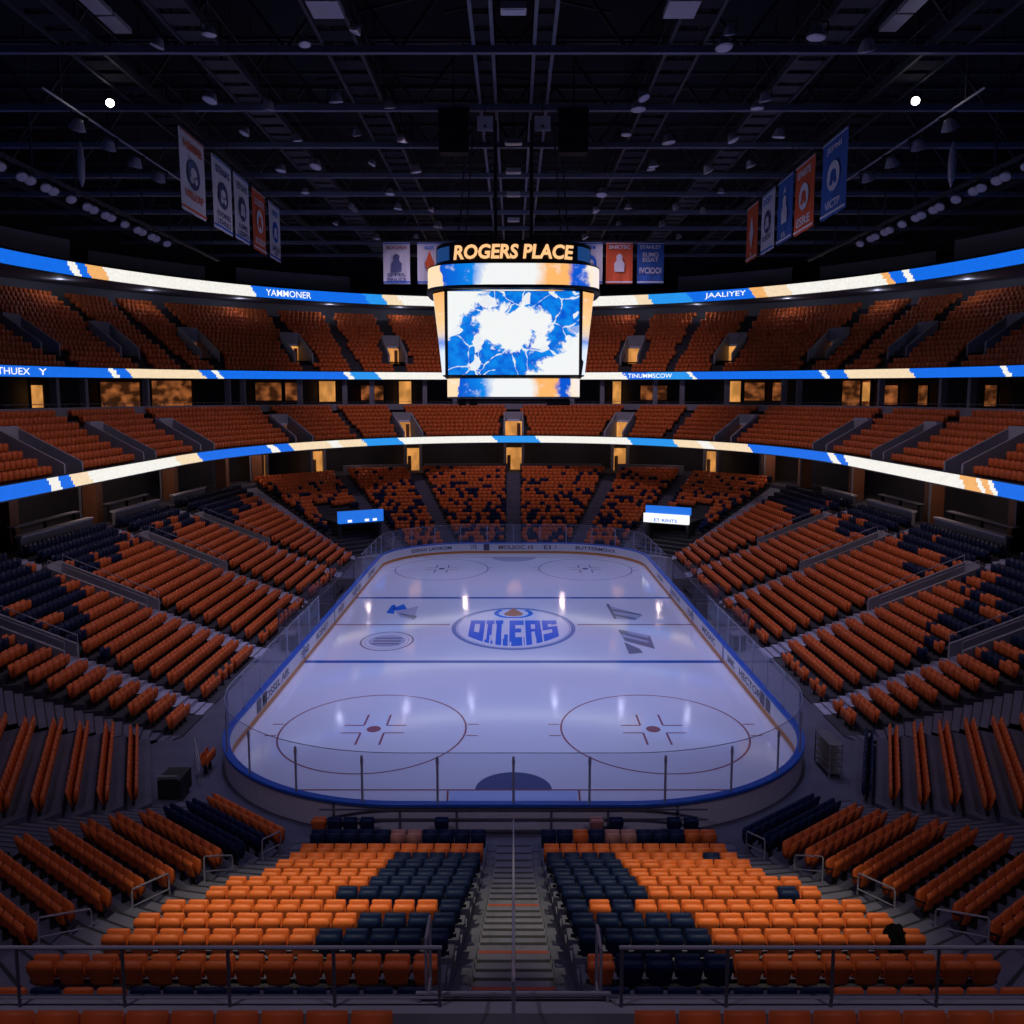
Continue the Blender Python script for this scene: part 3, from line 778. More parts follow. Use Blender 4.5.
def fring(cx, cy, rx, ry, w, k, z=.004, a0=0, a1=2 * PI, n=96):
    for i in range(n):
        a, b = lerp(a0, a1, i / n), lerp(a0, a1, (i + 1) / n)
        P = lambda t, o: (cx + (rx + o) * math.cos(t), cy + (ry + o * ry / rx) * math.sin(t))
        flat([P(a, -w), P(a, 0), P(b, 0), P(b, -w)][::-1], k, z)
def hwid(y):
    if y < RY0 + RR: t = RY0 + RR - y; return HW - RR + math.sqrt(max(0, RR * RR - t * t))
    if y > RY1 - RR: t = y - RY1 + RR; return HW - RR + math.sqrt(max(0, RR * RR - t * t))
    return HW
frect(-HW, HW, 52.45, 53.0, 'p_blue'); frect(-HW, HW, 70.4, 70.95, 'p_blue'); frect(-HW, -4.5, 61.75, 62.0, 'p_red'); frect(4.5, HW, 61.75, 62.0, 'p_red')
frect(-hwid(34.6), hwid(34.6), 34.52, 34.64, 'p_red'); frect(-hwid(90), hwid(90), 89.9, 90.05, 'p_thin')
for sx in (-1, 1):
    for (cx, cy, rx, ry, k, kd) in ((6.68, 41.3, 4.45, 5.2, 'p_red', 'p_dot'), (6.76, 83.4, 4.4, 5.5, 'p_thin', 'p_thin')):
        fring(sx * cx, cy, rx, ry, .09, k); fell(sx * cx, cy + .1, .34 if k == 'p_red' else .3, .42, kd)
        for a in (-1, 1):
            for b in (-1, 1):
                x0, y0_ = sx * cx + a * .55, cy + .1 + b * .5
                frect(min(x0, x0 + a * .95), max(x0, x0 + a * .95), y0_ - .06, y0_ + .06, k)
                frect(x0 - .05, x0 + .05, min(y0_, y0_ + b * 1.5), max(y0_, y0_ + b * 1.5), k)
                xe = sx * cx + a * rx; frect(min(xe, xe + a * .55), max(xe, xe + a * .55), cy + b * .75 - .05, cy + b * .75 + .05, k)
# creases and the trapezoids behind the goal lines
flat([(1.55 * math.cos(PI * i / 24), 34.64 + 1.7 * math.sin(PI * i / 24)) for i in range(25)], 'p_crease')
flat([(-2.6, 34.5), (-2.15, 31.2), (2.15, 31.2), (2.6, 34.5)][::-1], 'p_pale')
for sx in (-1, 1):
    flat([(sx * 2.6, 34.5), (sx * 2.45, 31.2), (sx * 2.53, 31.2), (sx * 2.68, 34.5)], 'p_red', .006)
flat([(2.3 * math.cos(PI + PI * i / 24), 90 + 2.6 * math.sin(PI + PI * i / 24)) for i in range(25)], 'p_grey2')
# centre logo
LC, LRX, LRY = 61.2, 4.3, 5.9
fell(0, LC, LRX, LRY, 'p_white', .005); fring(0, LC, LRX, LRY, .30, 'p_ring', .007); fring(0, LC, LRX - .36, LRY - .5, .05, 'p_ring', .007)
TOPD = 63.1
LET = [('O', .95, [(0, 0, .33, 1), (.67, 0, 1, 1), (0, .80, 1, 1), (0, 0, 1, .36)]), ('I', .50, [(.2, 0, .8, 1), (0, .82, 1, 1), (0, 0, 1, .12)]),
       ('L', .82, [(.1, 0, .5, 1), (0, .84, .6, 1), (.1, 0, 1, .26), (.72, 0, 1, .42)]), ('E', .92, [(0, 0, .40, 1), (0, .8, 1, 1), (0, .5, .8, .66), (0, 0, 1, .32)]),
       ('R', 1.0, [(0, 0, .36, 1), (0, .82, .95, 1), (.62, .5, .98, 1), (0, .5, .98, .62), (.58, 0, 1, .55)]), ('S', .95, [(0, .8, 1, 1), (0, .5, .38, 1), (0, .5, 1, .64), (.62, 0, 1, .64), (0, 0, 1, .32), (.62, .74, 1, 1)])]
tw = sum(l[1] for l in LET) + .09 * 5; sx_ = 6.1 / tw; xx = -3.05
for nm, wd, rects in LET:
    for ri, (u0, v0, u1, v1) in enumerate(rects):
        P = lambda u, v: (xx + u * wd * sx_, lerp(56.2 + 2.5 * ((xx + u * wd * sx_) / 3.05) ** 2, TOPD, v))
        seg = 6
        for i in range(seg):
            a, b = lerp(u0, u1, i / seg), lerp(u0, u1, (i + 1) / seg)
            flat([P(a, v0), P(b, v0), P(b, v1), P(a, v1)], 'p_logo', .009 + ri * .0012)
    xx += (wd + .09) * sx_
for dx, dl in ((-1.55, 1.6), (-.75, 1.3), (.62, 1.9), (1.45, 1.4), (-.2, .8)):
    b0 = 56.1 + 2.5 * (dx / 3.05) ** 2; frect(dx - .05, dx + .05, b0, b0 + dl * 1.4, 'p_white', .018)
fring(0, 65.3, 1.45, 1.55, .34, 'p_logo', .009, PI * .95, PI * 2.05); fring(0, 65.3, 1.45, 1.55, .34, 'p_logo', .009, .08, .8); fring(0, 65.3, 1.45, 1.55, .34, 'p_logo', .009, PI - .8, PI - .08)
flat([(0, 67.0), (-.32, 66.2), (-.72, 65.2), (-.62, 64.6), (0, 64.3), (.62, 64.6), (.72, 65.2), (.32, 66.2)], 'p_or', .010)
# printed emblems on the ice
def pq(px, py): return at_z(px, py, 0)
def ppoly(l, k, z=.005): flat([pq(*p) for p in l], k, z)
cx, cy = pq(387, 641); fring(cx, cy, 1.75, 2.4, .12, 'p_grey', .006); fell(cx, cy, 1.2, 1.5, 'p_grey2', .005); fring(cx, cy, 1.45, 1.9, .06, 'p_grey2', .006)
for i in range(3): frect(cx - .9, cx + .9, cy - .9 + i * .7, cy - .55 + i * .7, 'p_grey', .007)
ppoly([(386, 613), (392, 605), (396, 605), (394, 614)], 'p_logo'); ppoly([(396, 612), (418, 606), (414, 620), (400, 617)], 'p_grey2'); ppoly([(393, 608), (404, 604), (407, 609), (396, 611)], 'p_logo')
ppoly([(399, 613), (417, 616), (415, 619), (401, 615)], 'p_grey', .007)
ppoly([(606, 605), (643, 615), (636, 620), (615, 619)], 'p_grey2'); ppoly([(606, 604), (609, 604), (617, 619), (614, 619)], 'p_grey', .007); ppoly([(612, 609), (641, 614), (641, 615.5), (613, 611)], 'p_grey', .007); ppoly([(614, 614), (636, 618), (635, 620), (615, 616)], 'p_grey', .007)
ppoly([(618, 630), (621, 630), (650, 636), (655, 649), (625, 641)], 'p_grey'); ppoly([(624, 642), (640, 649), (643, 653), (629, 654)], 'p_grey'); ppoly([(621, 634), (648, 641), (649, 643), (623, 637)], 'p_grey2', .008); ppoly([(626, 631.5), (648, 636), (649, 638), (630, 634)], 'p_grey2', .008)
struct(ice, 'floor_ice')

# ------------------------------------------------------------------ dasher boards and glass
boards = thing('rink_boards', 'white dasher boards with blue cap rail and ochre kick strip around the ice', 'boards', (0, 61.75, 0))
def loop_strip(offa, za, offb, zb, k, mb=None):
    mb = mb or MB(); A, B = rink_loop(offa), rink_loop(offb)
    n = min(len(A), len(B))
    if len(A) != len(B): A, B = rink_loop2(offa), rink_loop2(offb); n = len(A)
    i0 = len(mb.v)
    mb.v += [(x, y, za) for x, y in A] + [(x, y, zb) for x, y in B]; j = mb.m(k)
    for i in range(n):
        mb.f.append((i0 + i, i0 + (i + 1) % n, i0 + n + (i + 1) % n, i0 + n + i)); mb.mi.append(j)
    return mb
def rink_loop2(off):
    """loop with a fixed vertex count: base loop pushed outward"""
    base = rink_loop(0.0); n = len(base); out = []
    for i in range(n):
        a, b = base[i - 1], base[(i + 1) % n]; d = Vector((b[0] - a[0], b[1] - a[1])).normalized(); out.append((base[i][0] + d.y * off, base[i][1] - d.x * off))
    return out
rink_loop_fixed = rink_loop2
def strip2(rings, k):
    mb = MB(); j = mb.m(k); n = None
    for off, z in rings:
        L = rink_loop2(off); n = len(L); mb.v += [(x, y, z) for x, y in L]
    for a in range(len(rings) - 1):
        for i in range(n):
            p, q = a * n + i, a * n + (i + 1) % n; mb.f.append((p, q, q + n, p + n)); mb.mi.append(j)
    return mb
strip2([(-.03, 0), (-.03, .22), (0, .23)], 'kick').build('kick_strip', boards)
strip2([(0, .2), (0, 1.02), (.1, 1.02), (.1, .2)], 'board_w').build('white_panel', boards)
strip2([(-.03, 1.02), (-.03, 1.10), (.0, 1.12), (.27, 1.12), (.30, 1.10), (.30, 1.0), (-.03, 1.02)], 'cap').build('cap_rail', boards)
strip2([(.22, 1.0), (.22, 0)], 'board_out').build('outer_panel', boards)
mb = MB(); out = rink_loop2(.26); acc = 0
for i in range(len(out)):
    a, b = out[i], out[(i + 1) % len(out)]; acc += math.dist(a, b)
    if acc > 1.9 and abs(a[0]) < 7 and a[1] < 40: mb = MB(); mb.box(a[0] - .035, a[0] + .035, a[1] - .035, a[1] + .035, 0, 1.0, 'rail_d'); mb.build('frame_post', boards); acc = 0
for zz in (.12, .55, .92):
    mb = MB(); mb.box(-7, 7, RY0 - .31, RY0 - .25, zz - .025, zz + .025, 'rail_d'); mb.build('frame_rail', boards)
# glass
gl = rink_loop2(.12)
cum = [0]
for i in range(len(gl)): cum.append(cum[-1] + math.dist(gl[i], gl[(i + 1) % len(gl)]))
tot = cum[-1]
def along(s):
    s %= tot
    for i in range(len(gl)):
        if cum[i + 1] >= s:
            t = (s - cum[i]) / (cum[i + 1] - cum[i]); a, b = gl[i], gl[(i + 1) % len(gl)]; return lerp(a[0], b[0], t), lerp(a[1], b[1], t)
np_ = round(tot / 2.72); GH = 2.98
for i in range(np_):
    a, b = along(tot * i / np_), along(tot * (i + 1) / np_); m_ = along(tot * (i + .5) / np_)
    if abs(m_[0]) > 12.4 and 58 < m_[1] < 73: continue
    mb = MB(); sub = [along(tot * (i + t / 4) / np_) for t in range(5)]
    for p, q in zip(sub, sub[1:]): mb.quad([(*p, 1.12), (*q, 1.12), (*q, GH), (*p, GH)], 'glass')
    pane = mb.build('glass_pane', boards)
    mb = MB()
    for p, q in zip(sub, sub[1:]): mb.beam((*p, GH), (*q, GH), .022, .022, 'post')
    eo = mb.build('glass_edge', boards); eo.parent = pane; eo.matrix_parent_inverse = pane.matrix_parent_inverse.copy(); eo.matrix_parent_inverse.identity()
    mb = MB(); o = Vector(a); t_ = Vector(b) - o; t_.normalize(); nn = Vector((t_.y, -t_.x)) * .05
    mb.tube([(o.x + nn.x, o.y + nn.y, 1.1), (o.x + nn.x, o.y + nn.y, GH - .12)], .045, 'post', 6); mb.tube([(o.x + nn.x, o.y + nn.y, GH - .40), (o.x + nn.x, o.y + nn.y, GH - .22)], .06, 'post', 6)
    mb.build('glass_post', boards)
# lettering and marks on the boards
mb = MB()
for sg in (-1, 1):
    fn = lambda u, v, y, sg=sg: (sg * (HW - .012), y - sg * u, .62 + v)
    for txt, y, w in ((('ROSSEL AIR', 46.3, 5.4), ('FORD', 53.0, 2.0), ('ROSNET', 57.8, 3.6), ('IVEY', 64.5, 2.2), ('NOVATEX', 71.0, 3.8), ('EXPRES', 78.5, 3.4)) if sg < 0 else
                      (('HECTOR', 46.5, 4.4), ('BANC', 50.6, 1.6), ('MOSAIC', 56.6, 3.8), ('FORD', 62.5, 2.2), ('RESTON', 68.5, 3.4), ('LIVIA', 76, 3.0))):
        mb = MB(); add_text(mb, txt, (lambda u, v, y=y, fn=fn: fn(u, v, y)), w, .42, 'ad'); mb.build('advert_lettering', boards)
    for y in (42.6, 43.6): mb = MB(); mb.quad([(sg * (HW - .012), y, .3), (sg * (HW - .012), y + .8, .3), (sg * (HW - .012), y + .8, .95), (sg * (HW - .012), y, .95)], 'ad'); mb.build('advert_panel', boards)
    for y in (52.45, 61.75, 70.4): mb = MB(); mb.quad([(sg * (HW - .014), y, .22), (sg * (HW - .014), y + .32, .22), (sg * (HW - .014), y + .32, 1.02), (sg * (HW - .014), y, 1.02)], 'p_blue'); mb.build('line_mark', boards)
fy = RY1 - .012
for txt, px, w, k in (('BA5', 448, 0.9, 'ad'), ('TOYOTE', 469, 1.6, 'ad'), ('MOLSOC 10', 516, 3.6, 'ad_r'), ('E3', 547.5, .75, 'ad'), ('EXPRESS', 565, 2.0, 'ad')):
    x = (px - CX) / FPX * 93.5
    mb = MB(); add_text(mb, txt, (lambda u, v, x=x: (x + u, fy, .63 + v)), w, .42, k); mb.build('advert_lettering', boards)
xq = (486.5 - CX) / FPX * 93.5; mb = MB(); mb.quad([(xq - .3, fy, .3), (xq + .3, fy, .3), (xq + .3, fy, .98), (xq - .3, fy, .98)], 'ad'); mb.build('advert_panel', boards)
for sg, txt in ((-1, 'ESSFAX LAOROM'), (1, 'BUTTERMOXX')):       # far corners
    def cfn(u, v, sg=sg):
        a = PI / 2 - sg * PI / 4 * 0 ; r = RR - .015; th = PI / 2 - sg * .55 - u / r
        return (sg * (HW - RR) + r * math.cos(th), RY1 - RR + r * math.sin(th), .63 + v)
    mb = MB(); add_text(mb, txt, cfn, 4.6, .34, 'ad'); mb.build('advert_lettering', boards)

# ================================================================== RINKSIDE: benches, boxes, chairs
for sg, side in ((-1, 'left'), (1, 'right')):
    for d0, d1, what in ((57.0, 63.6, 'near'), (65.4, 73.0, 'far')):
        b = thing('player_bench', 'dark rinkside bench on the %s of the ice, %s half' % (side, 'nearer' if what == 'near' else 'farther'), 'bench', (sg * 14.2, (d0 + d1) / 2, 0), 0, 'rinkside benches')
        x = lambda v: sg * v
        def bx(mb, xa, xb, *r): mb.box(min(x(xa), x(xb)), max(x(xa), x(xb)), *r)
        m1 = MB(); bx(m1, 14.0, 14.45, d0, d1, .42, .5, 'black'); m1.build('seat', b)
        m1 = MB(); bx(m1, 14.5, 14.58, d0, d1, .45, 1.05, 'rail_d'); m1.build('backrest', b)
        for yy in (d0 + .2, (d0 + d1) / 2, d1 - .2):
            m1 = MB(); bx(m1, 14.05, 14.4, yy - .04, yy + .04, 0, .42, 'rail_d'); m1.build('leg', b)
        for yy in (d0 - .2, d1 + .2):
            t = thing('bench_partition', 'upright %s partition at the %s end of the %s bench' % ('grey', 'near' if yy < d0 else 'far', side + ' ' + ('nearer' if what == 'near' else 'farther')), 'partition', (sg * 14, yy, 0), 0, 'bench partitions')
            m1 = MB(); bx(m1, 13.2, 15.2, yy - .04, yy + .04, 0, 1.1, 'greywall'); m1.build('panel', t)
            m1 = MB(); bx(m1, 13.2, 15.2, yy - .015, yy + .015, 1.1, 2.3, 'glass'); m1.build('glass_pane', t)
            for xp in (13.2, 15.2):
                m1 = MB(); m1.tube([(x(xp), yy, 0), (x(xp), yy, 2.35)], .04, 'rail_d', 6); m1.build('post', t)
    c = thing('equipment_case', 'black equipment case standing before the near end of the %s bench' % side, 'case', (sg * 14.2, 55.6, 0))
    m1 = MB(); m1.box(-.4, .4, -.6, .6, .08, .95, 'black'); local(m1, 'body', c)
    m1 = MB(); m1.box(-.42, .42, -.62, .62, .95, 1.05, 'rail_d'); local(m1, 'lid', c)
# far corner tunnels with lit header signs
for sg, side in ((-1, 'left'), (1, 'right')):
    mb = MB(); X = sg * 17.0; Y = 95.4; ang = sg * -.55
    R_ = Matrix.Rotation(ang, 3, 'Z')
    def W(x, y, z): v = R_ @ Vector((x, y, 0)); return (X + v.x, Y + v.y, z)
    def wb(mb, x0, x1, y0, y1, z0, z1, k): mb.hexa([W(x0, y0, z0), W(x1, y0, z0), W(x1, y1, z0), W(x0, y1, z0)], [W(x0, y0, z1), W(x1, y0, z1), W(x1, y1, z1), W(x0, y1, z1)], k)
    wb(mb, -2.4, -2.1, -1.5, 5, 0, 3.0, 'darkwall'); wb(mb, 2.1, 2.4, -1.5, 5, 0, 3.0, 'darkwall'); wb(mb, -2.4, 2.4, -1.5, 5, 2.8, 3.1, 'darkwall'); wb(mb, -2.4, 2.4, 4.7, 5, 0, 3, 'roofdeck')
    struct(mb, 'wall_tunnel_' + side)
    mb = MB(); mb.quad([W(-2.0, -6, .01), W(2.0, -6, .01), W(2.0, 4, .01), W(-2.0, 4, .01)], 'concrete_l'); struct(mb, 'floor_tunnel_' + side)
    s = thing('tunnel_sign', 'lit %s header sign over the far %s corner tunnel' % ('blue' if sg < 0 else 'white and blue', side), 'sign', (X, Y, 2.9))
    if sg < 0:
        mb = MB(); wb(mb, -2.5, 2.5, -1.9, -1.5, 3.05, 4.3, 'signblue'); mb.build('sign_face', s)
        for xa in (-1.3, .6, 1.5):
            mb = MB(); wb(mb, xa - .22, xa + .22, -1.96, -1.9, 3.15, 3.4, 'ledwhite'); mb.build('lamp', s)
    else:
        mb = MB(); wb(mb, -2.5, 2.5, -1.9, -1.5, 2.95, 3.9, 'ledwhite'); mb.build('sign_face', s)
        mb = MB(); wb(mb, -2.4, 2.6, -1.6, -1.3, 3.92, 4.7, 'signblue'); mb.build('blue_face', s)
        mb = MB(); add_text(mb, 'ET RINTS', lambda u, v: W(u, -1.92, 3.25 + v), 2.6, .34, 'signblue'); mb.build('lettering', s)
# loose chairs by the near boards
ci = 0
for x, c in ((-6.9, 'orange'), (-6.35, 'navy'), (-5.8, 'navy'), (-2.55, 'navy'), (-5.2, 'navy'), (2.95, 'rust'), (3.1 + .55, 'navy'), (6.3, 'navy'), (5.7, 'navy')):
    s = thing('rinkside_chair', '%s chair against the near boards, %s from the %s of the row' % ({'orange': 'orange', 'navy': 'dark blue', 'rust': 'rose red'}[c], ORD[1 + ci % 5], 'left' if x < 0 else 'right'), 'chair', (x, 30.35, 0), PI, 'chairs along the near boards')
    ci += 1
    for nm, me in (('backrest', SEATMESH[c, 'backrest']), ('seat_pan', SEATMESH[c, 'seat_pan']), ('stanchion', st_me)):
        o = bpy.data.objects.new(nm, me); COL.objects.link(o); o.parent = s

# ================================================================== HANDRAILS
def hoop(mb, p, q, h, k='rail', drop=.55):
    """two posts, top rail and middle rail from floor point p to floor point q"""
    p, q = Vector(p), Vector(q); u = Vector((0, 0, h)); d = (q - p) * .06
    mb.tube([p, p + u * .93, p + u + d * .5, p + u + d, q + u - d, q + u - d * .5, q + u * .93, q], .025, k, 6)
    mb.tube([p + u * drop, q + u * drop], .02, k, 6)
for sg, side, AA, BB in ((-1, 'left', LEFT['end'], LEFT['cb']), (1, 'right', RIGHT['end'], RIGHT['cb'])):
    sa, sb = (0, 1) if sg < 0 else (1, 0)
    for i, (ra, rb, t) in enumerate(((.4, 1.4, .85), (2.8, 4.0, .9), (5.3, 6.5, .92), (7.7, 9.0, .92), (9.9, 10.9, .92))):
        P = []
        for r in (ra, rb):
            a, b = AA.edge(r, sa), BB.edge(r, sb); zz = lerp(AA.rows[int(r)][2], BB.rows[int(r)][2], t) + .05
            P.append((lerp(a[0], b[0], t), lerp(a[1], b[1], t), zz))
        t_ = thing('aisle_handrail', 'grey tube handrail in the %s corner aisle, %s up from the ice' % (side, ORD[i + 1]), 'handrail', P[0], 0, 'corner aisle handrails')
        mb = MB(); hoop(mb, P[0], P[1], 1.0); mb.build('tube_frame', t_)
# the rail along the front edge
for sg, side, xa, xb in ((-1, 'left', -13.9, -1.05), (1, 'right', 1.55, 13.9)):
    t = thing('front_rail', 'long dark safety rail along the front ledge, %s of the central stair' % side, 'railing', ((xa + xb) / 2, 12.3, 6.52), 0, 'front safety rails')
    mb = MB(); mb.tube([(xa, 12.3, 7.53), (xb, 12.3, 7.53)], .032, 'rail', 8); mb.build('top_rail', t)
    mb = MB(); mb.tube([(xa, 12.3, 6.74), (xb, 12.3, 6.74)], .02, 'rail', 6); mb.build('bottom_rail', t)
    end = xb if sg < 0 else xa
    for i in range(7):
        xp = end + sg * (.04 + i * 1.55)
        if abs(xp) > 13.8: break
        mb = MB(); mb.tube([(xp, 12.3, 6.50), (xp, 12.3, 7.53)], .028, 'rail_d', 6); mb.build('post', t)
    t = thing('stair_gate_rail', 'short hoop rail at the head of the central stair, %s side' % side, 'handrail', (sg * 1.4, 12.9, 5.1))
    mb = MB(); hoop(mb, (sg * 1.33, 12.75, 5.02), (sg * 1.33, 13.4, 5.02), 2.35 if sg < 0 else 2.2); mb.build('tube_frame', t)
t = thing('cross_rail', 'bright low metal bar across the head of the central stair', 'railing', (0, 12.3, 6.52))
mb = MB(); mb.tube([(-1.45, 12.4, 6.74), (1.45, 12.4, 6.74)], .03, 'rail', 8); mb.build('bar', t)
for xp in (-1.4, 1.4):
    mb = MB(); mb.tube([(xp, 12.4, 6.5), (xp, 12.4, 6.74)], .025, 'rail', 6); mb.build('post', t)
t = thing('stair_handrail', 'metal handrail running down the middle of the central stair', 'handrail', (0, 20, 3))
mb = MB(); mb.tube([(0, 11.6, 7.5), (0, 12.6, 7.3), (0, 13.4, 6.3), (0, 20.2, 4.0), (0, 29.6, 1.15)], .028, 'rail', 8); mb.build('grip_rail', t)
for y, za, zb in ((11.6, 6.3, 7.5), (13.4, 5.0, 6.3), (16.6, 4.1, 5.2), (20.2, 2.8, 4.0), (25, 1.3, 2.5), (29.5, .1, 1.15)):
    mb = MB(); mb.tube([(0, y, za), (0, y, zb)], .028, 'rail', 6); mb.build('post', t)
# odds and ends standing in the near corners
t = thing('step_rail', 'small metal step rail beside the front seats of the left corner', 'handrail', (-13.6, 36.6, 0))
mb = MB(); hoop(mb, (-13.9, 37.6, 0), (-12.7, 34.9, 0), 1.05); mb.build('tube_frame', t)
t = thing('equipment_cart', 'low black equipment cart on the floor of the left corner', 'cart', (-13.4, 34.0, 0))
mb = MB(); mb.box(-.45, .45, -.6, .6, .18, .95, 'black'); local(mb, 'body', t)
mb = MB(); mb.tube([(-.4, -.6, .9), (-.4, -.75, 1.15), (.4, -.75, 1.15), (.4, -.6, .9)], .025, 'rail', 6); local(mb, 'push_handle', t)
for a in (-.35, .35):
    for b in (-.45, .45):
        mb = MB(); mb.lathe((a - .03, b, .09), [(.05, 0), (.09, .005), (.09, .055), (.05, .06)], 'rail_d', 10, (1, 0, 0)); local(mb, 'wheel', t)
for i_, yy in enumerate((35.9, 36.45)):
    t = thing('usher_chair', 'orange chair beside the step rail of the left corner, %s one' % ('nearer' if i_ == 0 else 'farther'), 'chair', (-12.9, yy + .3, 0), -PI / 2 + PI, 'chairs in the left corner')
    for nm, me in (('backrest', SEATMESH['orange', 'backrest']), ('seat_pan', SEATMESH['orange', 'seat_pan']), ('stanchion', st_me)):
        o = bpy.data.objects.new(nm, me); COL.objects.link(o); o.parent = t
t = thing('metal_rack', 'dark ladder like metal rack standing in the right corner by the boards', 'rack', (13.35, 36.6, 0))
for yy in (-.9, .9):
    for xx_ in (-.25, .25):
        mb = MB(); mb.tube([(xx_, yy, 0), (xx_, yy, 1.5)], .03, 'rail', 6); local(mb, 'post', t)
for k in range(5):
    mb = MB(); mb.box(-.28, .28, -.93, .93, .2 + k * .3, .23 + k * .3, 'rail_d'); local(mb, 'shelf', t)
# black coat left on a seat
t = thing('black_coat', 'black coat bundled over a seat back at the end of a row, right block', 'coat', (7.84, 17.35, 3.95))
me = bpy.data.meshes.new('coat_bundle'); bm = bmesh.new(); bmesh.ops.create_icosphere(bm, subdivisions=4, radius=1)
from mathutils import noise as mnoise
for v in bm.verts:
    n = mnoise.noise(v.co * 2.2) * .22 + mnoise.noise(v.co * 6) * .09
    v.co = Vector((v.co.x * (.36 + n * .3), v.co.y * (.30 + n * .3), .55 + v.co.z * (.40 + n * .3)))
bm.to_mesh(me); bm.free(); me.materials.append(M['coat'])
for p in me.polygons: p.use_smooth = True
o = bpy.data.objects.new('folds', me); COL.objects.link(o); o.parent = t; o.location = (0, -.05, .12); o.scale = (.66, .66, .8)
# side section end rails at the tops of blocks
for sg, side in ((-1, 'left'), (1, 'right')):
    for i, d in enumerate((44.15, 54.5, 68.0, 80.3)):
        t = thing('portal_rail', 'metal guard rail around the %s stand portal, %s from the camera' % (side, ORD[i + 1]), 'railing', (sg * 22.3, d, 3), 0, 'portal guard rails')
        mb = MB(); zb = lambda x: (x - 16.4) / 13.8 * 5.5 + .9
        hw = .78 if d < 50 else 1.0
        for yy in (d - hw + .1, d + hw - .1):
            mb.tube([(sg * 22.3, yy, zb(22.3)), (sg * 22.3, yy, zb(22.3) + .45), (sg * 28.2, yy, zb(28.2) + .45), (sg * 28.2, yy, zb(28.2))], .03, 'rail', 6)
        mb.build('tube_frame', t)

# ================================================================== LOGE LEVEL
for sg, side in ((-1, 'left'), (1, 'right')):
    for i, (d0, d1) in enumerate(((37.0, 43.6), (46.2, 53.0), (56.2, 66.0), (69.8, 78.6), (82.0, 90.5))):
        x0 = 31.2
        t = thing('loge_ledge', 'grey topped loge wall at the back of the %s stand, %s from the camera' % (side, ORD[i + 1]), 'ledge', (sg * x0, (d0 + d1) / 2, 6), 0, 'loge walls')
        mb = MB(); mb.box(min(sg * x0, sg * (x0 + .25)), max(sg * x0, sg * (x0 + .25)), d0, d1, 5.5, 7.0, 'greywall'); mb.build('panel', t)
        mb = MB(); mb.box(min(sg * (x0 - .1), sg * (x0 + .4)), max(sg * (x0 - .1), sg * (x0 + .4)), d0, d1, 7.0, 7.14, 'board_out'); mb.build('cap', t)
        if i == 4: continue
        t2 = thing('drink_counter', 'long narrow counter in the loge behind the %s stand, %s from the camera' % (side, ORD[i + 1]), 'counter', (sg * 33, (d0 + d1) / 2, 6), 0, 'loge counters')
        mb = MB(); mb.box(min(sg * 31.9, sg * 32.4), max(sg * 31.9, sg * 32.4), d0 + .6, d1 - (.3 if i < 4 else 4.5), 7.55, 7.63, 'concrete_l'); mb.build('counter_top', t2)
        for yy in (d0 + 1, (d0 + d1) / 2 - (1 if i == 4 else 0), d1 - (.8 if i < 4 else 5)):
            mb = MB(); mb.box(min(sg * 32.05, sg * 32.25), max(sg * 32.05, sg * 32.25), yy - .06, yy + .06, 6.2, 7.55, 'black'); mb.build('leg', t2)
# columns at loge level; amber lit door fronts behind the aisles
n_ = 0
for px, kind in ((5, 'brownwood'), (92, 'brownwood'), (170, 'brownwood'), (222, 'brownwood'), (258, 'brownwood')):
    for p in (px, 1027 - px):
        q = q_at(p, 33.5, 45.5, 9, 2.8); x, y = rp(q, 33.5, 45.5, 2.8)
        mb = MB(); mb.box(x - .55, x + .55, y - .55, y + .55, hL(y), h1(y) - .3, 'brownwood'); mb.box(x - .75, x - .6, y - .75, y - .6, hL(y), h1(y) - .3, 'greywall'); struct(mb, 'column_loge')
for i, (p, w) in enumerate(((317, 1.5), (413, 1.6), (514, 2.0), (620, 1.6), (712, 1.5), (262, .8), (766, .8))):
    q = q_at(p, 34.5, 46.5, 9, 2.8); e = 1e-3
    P = Vector(rp(q, 34.5, 46.5, 2.8)); Q = Vector(rp(q + e, 34.5, 46.5, 2.8)); s_ = (Q - P).normalized(); o_ = Vector((-s_.y, s_.x))
    def V(a, b, z): v = P + s_ * a + o_ * b; return (v.x, v.y, z)
    z0 = hL(P.y); mb = MB()
    mb.quad([V(-w / 2, 0, z0), V(w / 2, 0, z0), V(w / 2, 0, z0 + 2.9), V(-w / 2, 0, z0 + 2.9)], 'amber')
    for sd in (-1, 1):
        mb.hexa([V(sd * w / 2, -.3, z0), V(sd * (w / 2 + .35), -.3, z0), V(sd * (w / 2 + .35), .4, z0), V(sd * w / 2, .4, z0)], [V(sd * w / 2, -.3, z0 + 3.4), V(sd * (w / 2 + .35), -.3, z0 + 3.4), V(sd * (w / 2 + .35), .4, z0 + 3.4), V(sd * w / 2, .4, z0 + 3.4)], 'greywall')
    mb.hexa([V(-w / 2 + .1, -.1, z0), V(-w / 2 + .55, -.1, z0), V(-w / 2 + .55, -.02, z0), V(-w / 2 + .1, -.02, z0)], [V(-w / 2 + .1, -.1, z0 + 1.9), V(-w / 2 + .55, -.1, z0 + 1.9), V(-w / 2 + .55, -.02, z0 + 1.9), V(-w / 2 + .1, -.02, z0 + 1.9)], 'brownwood')
    struct(mb, 'door_%d' % (i + 1))
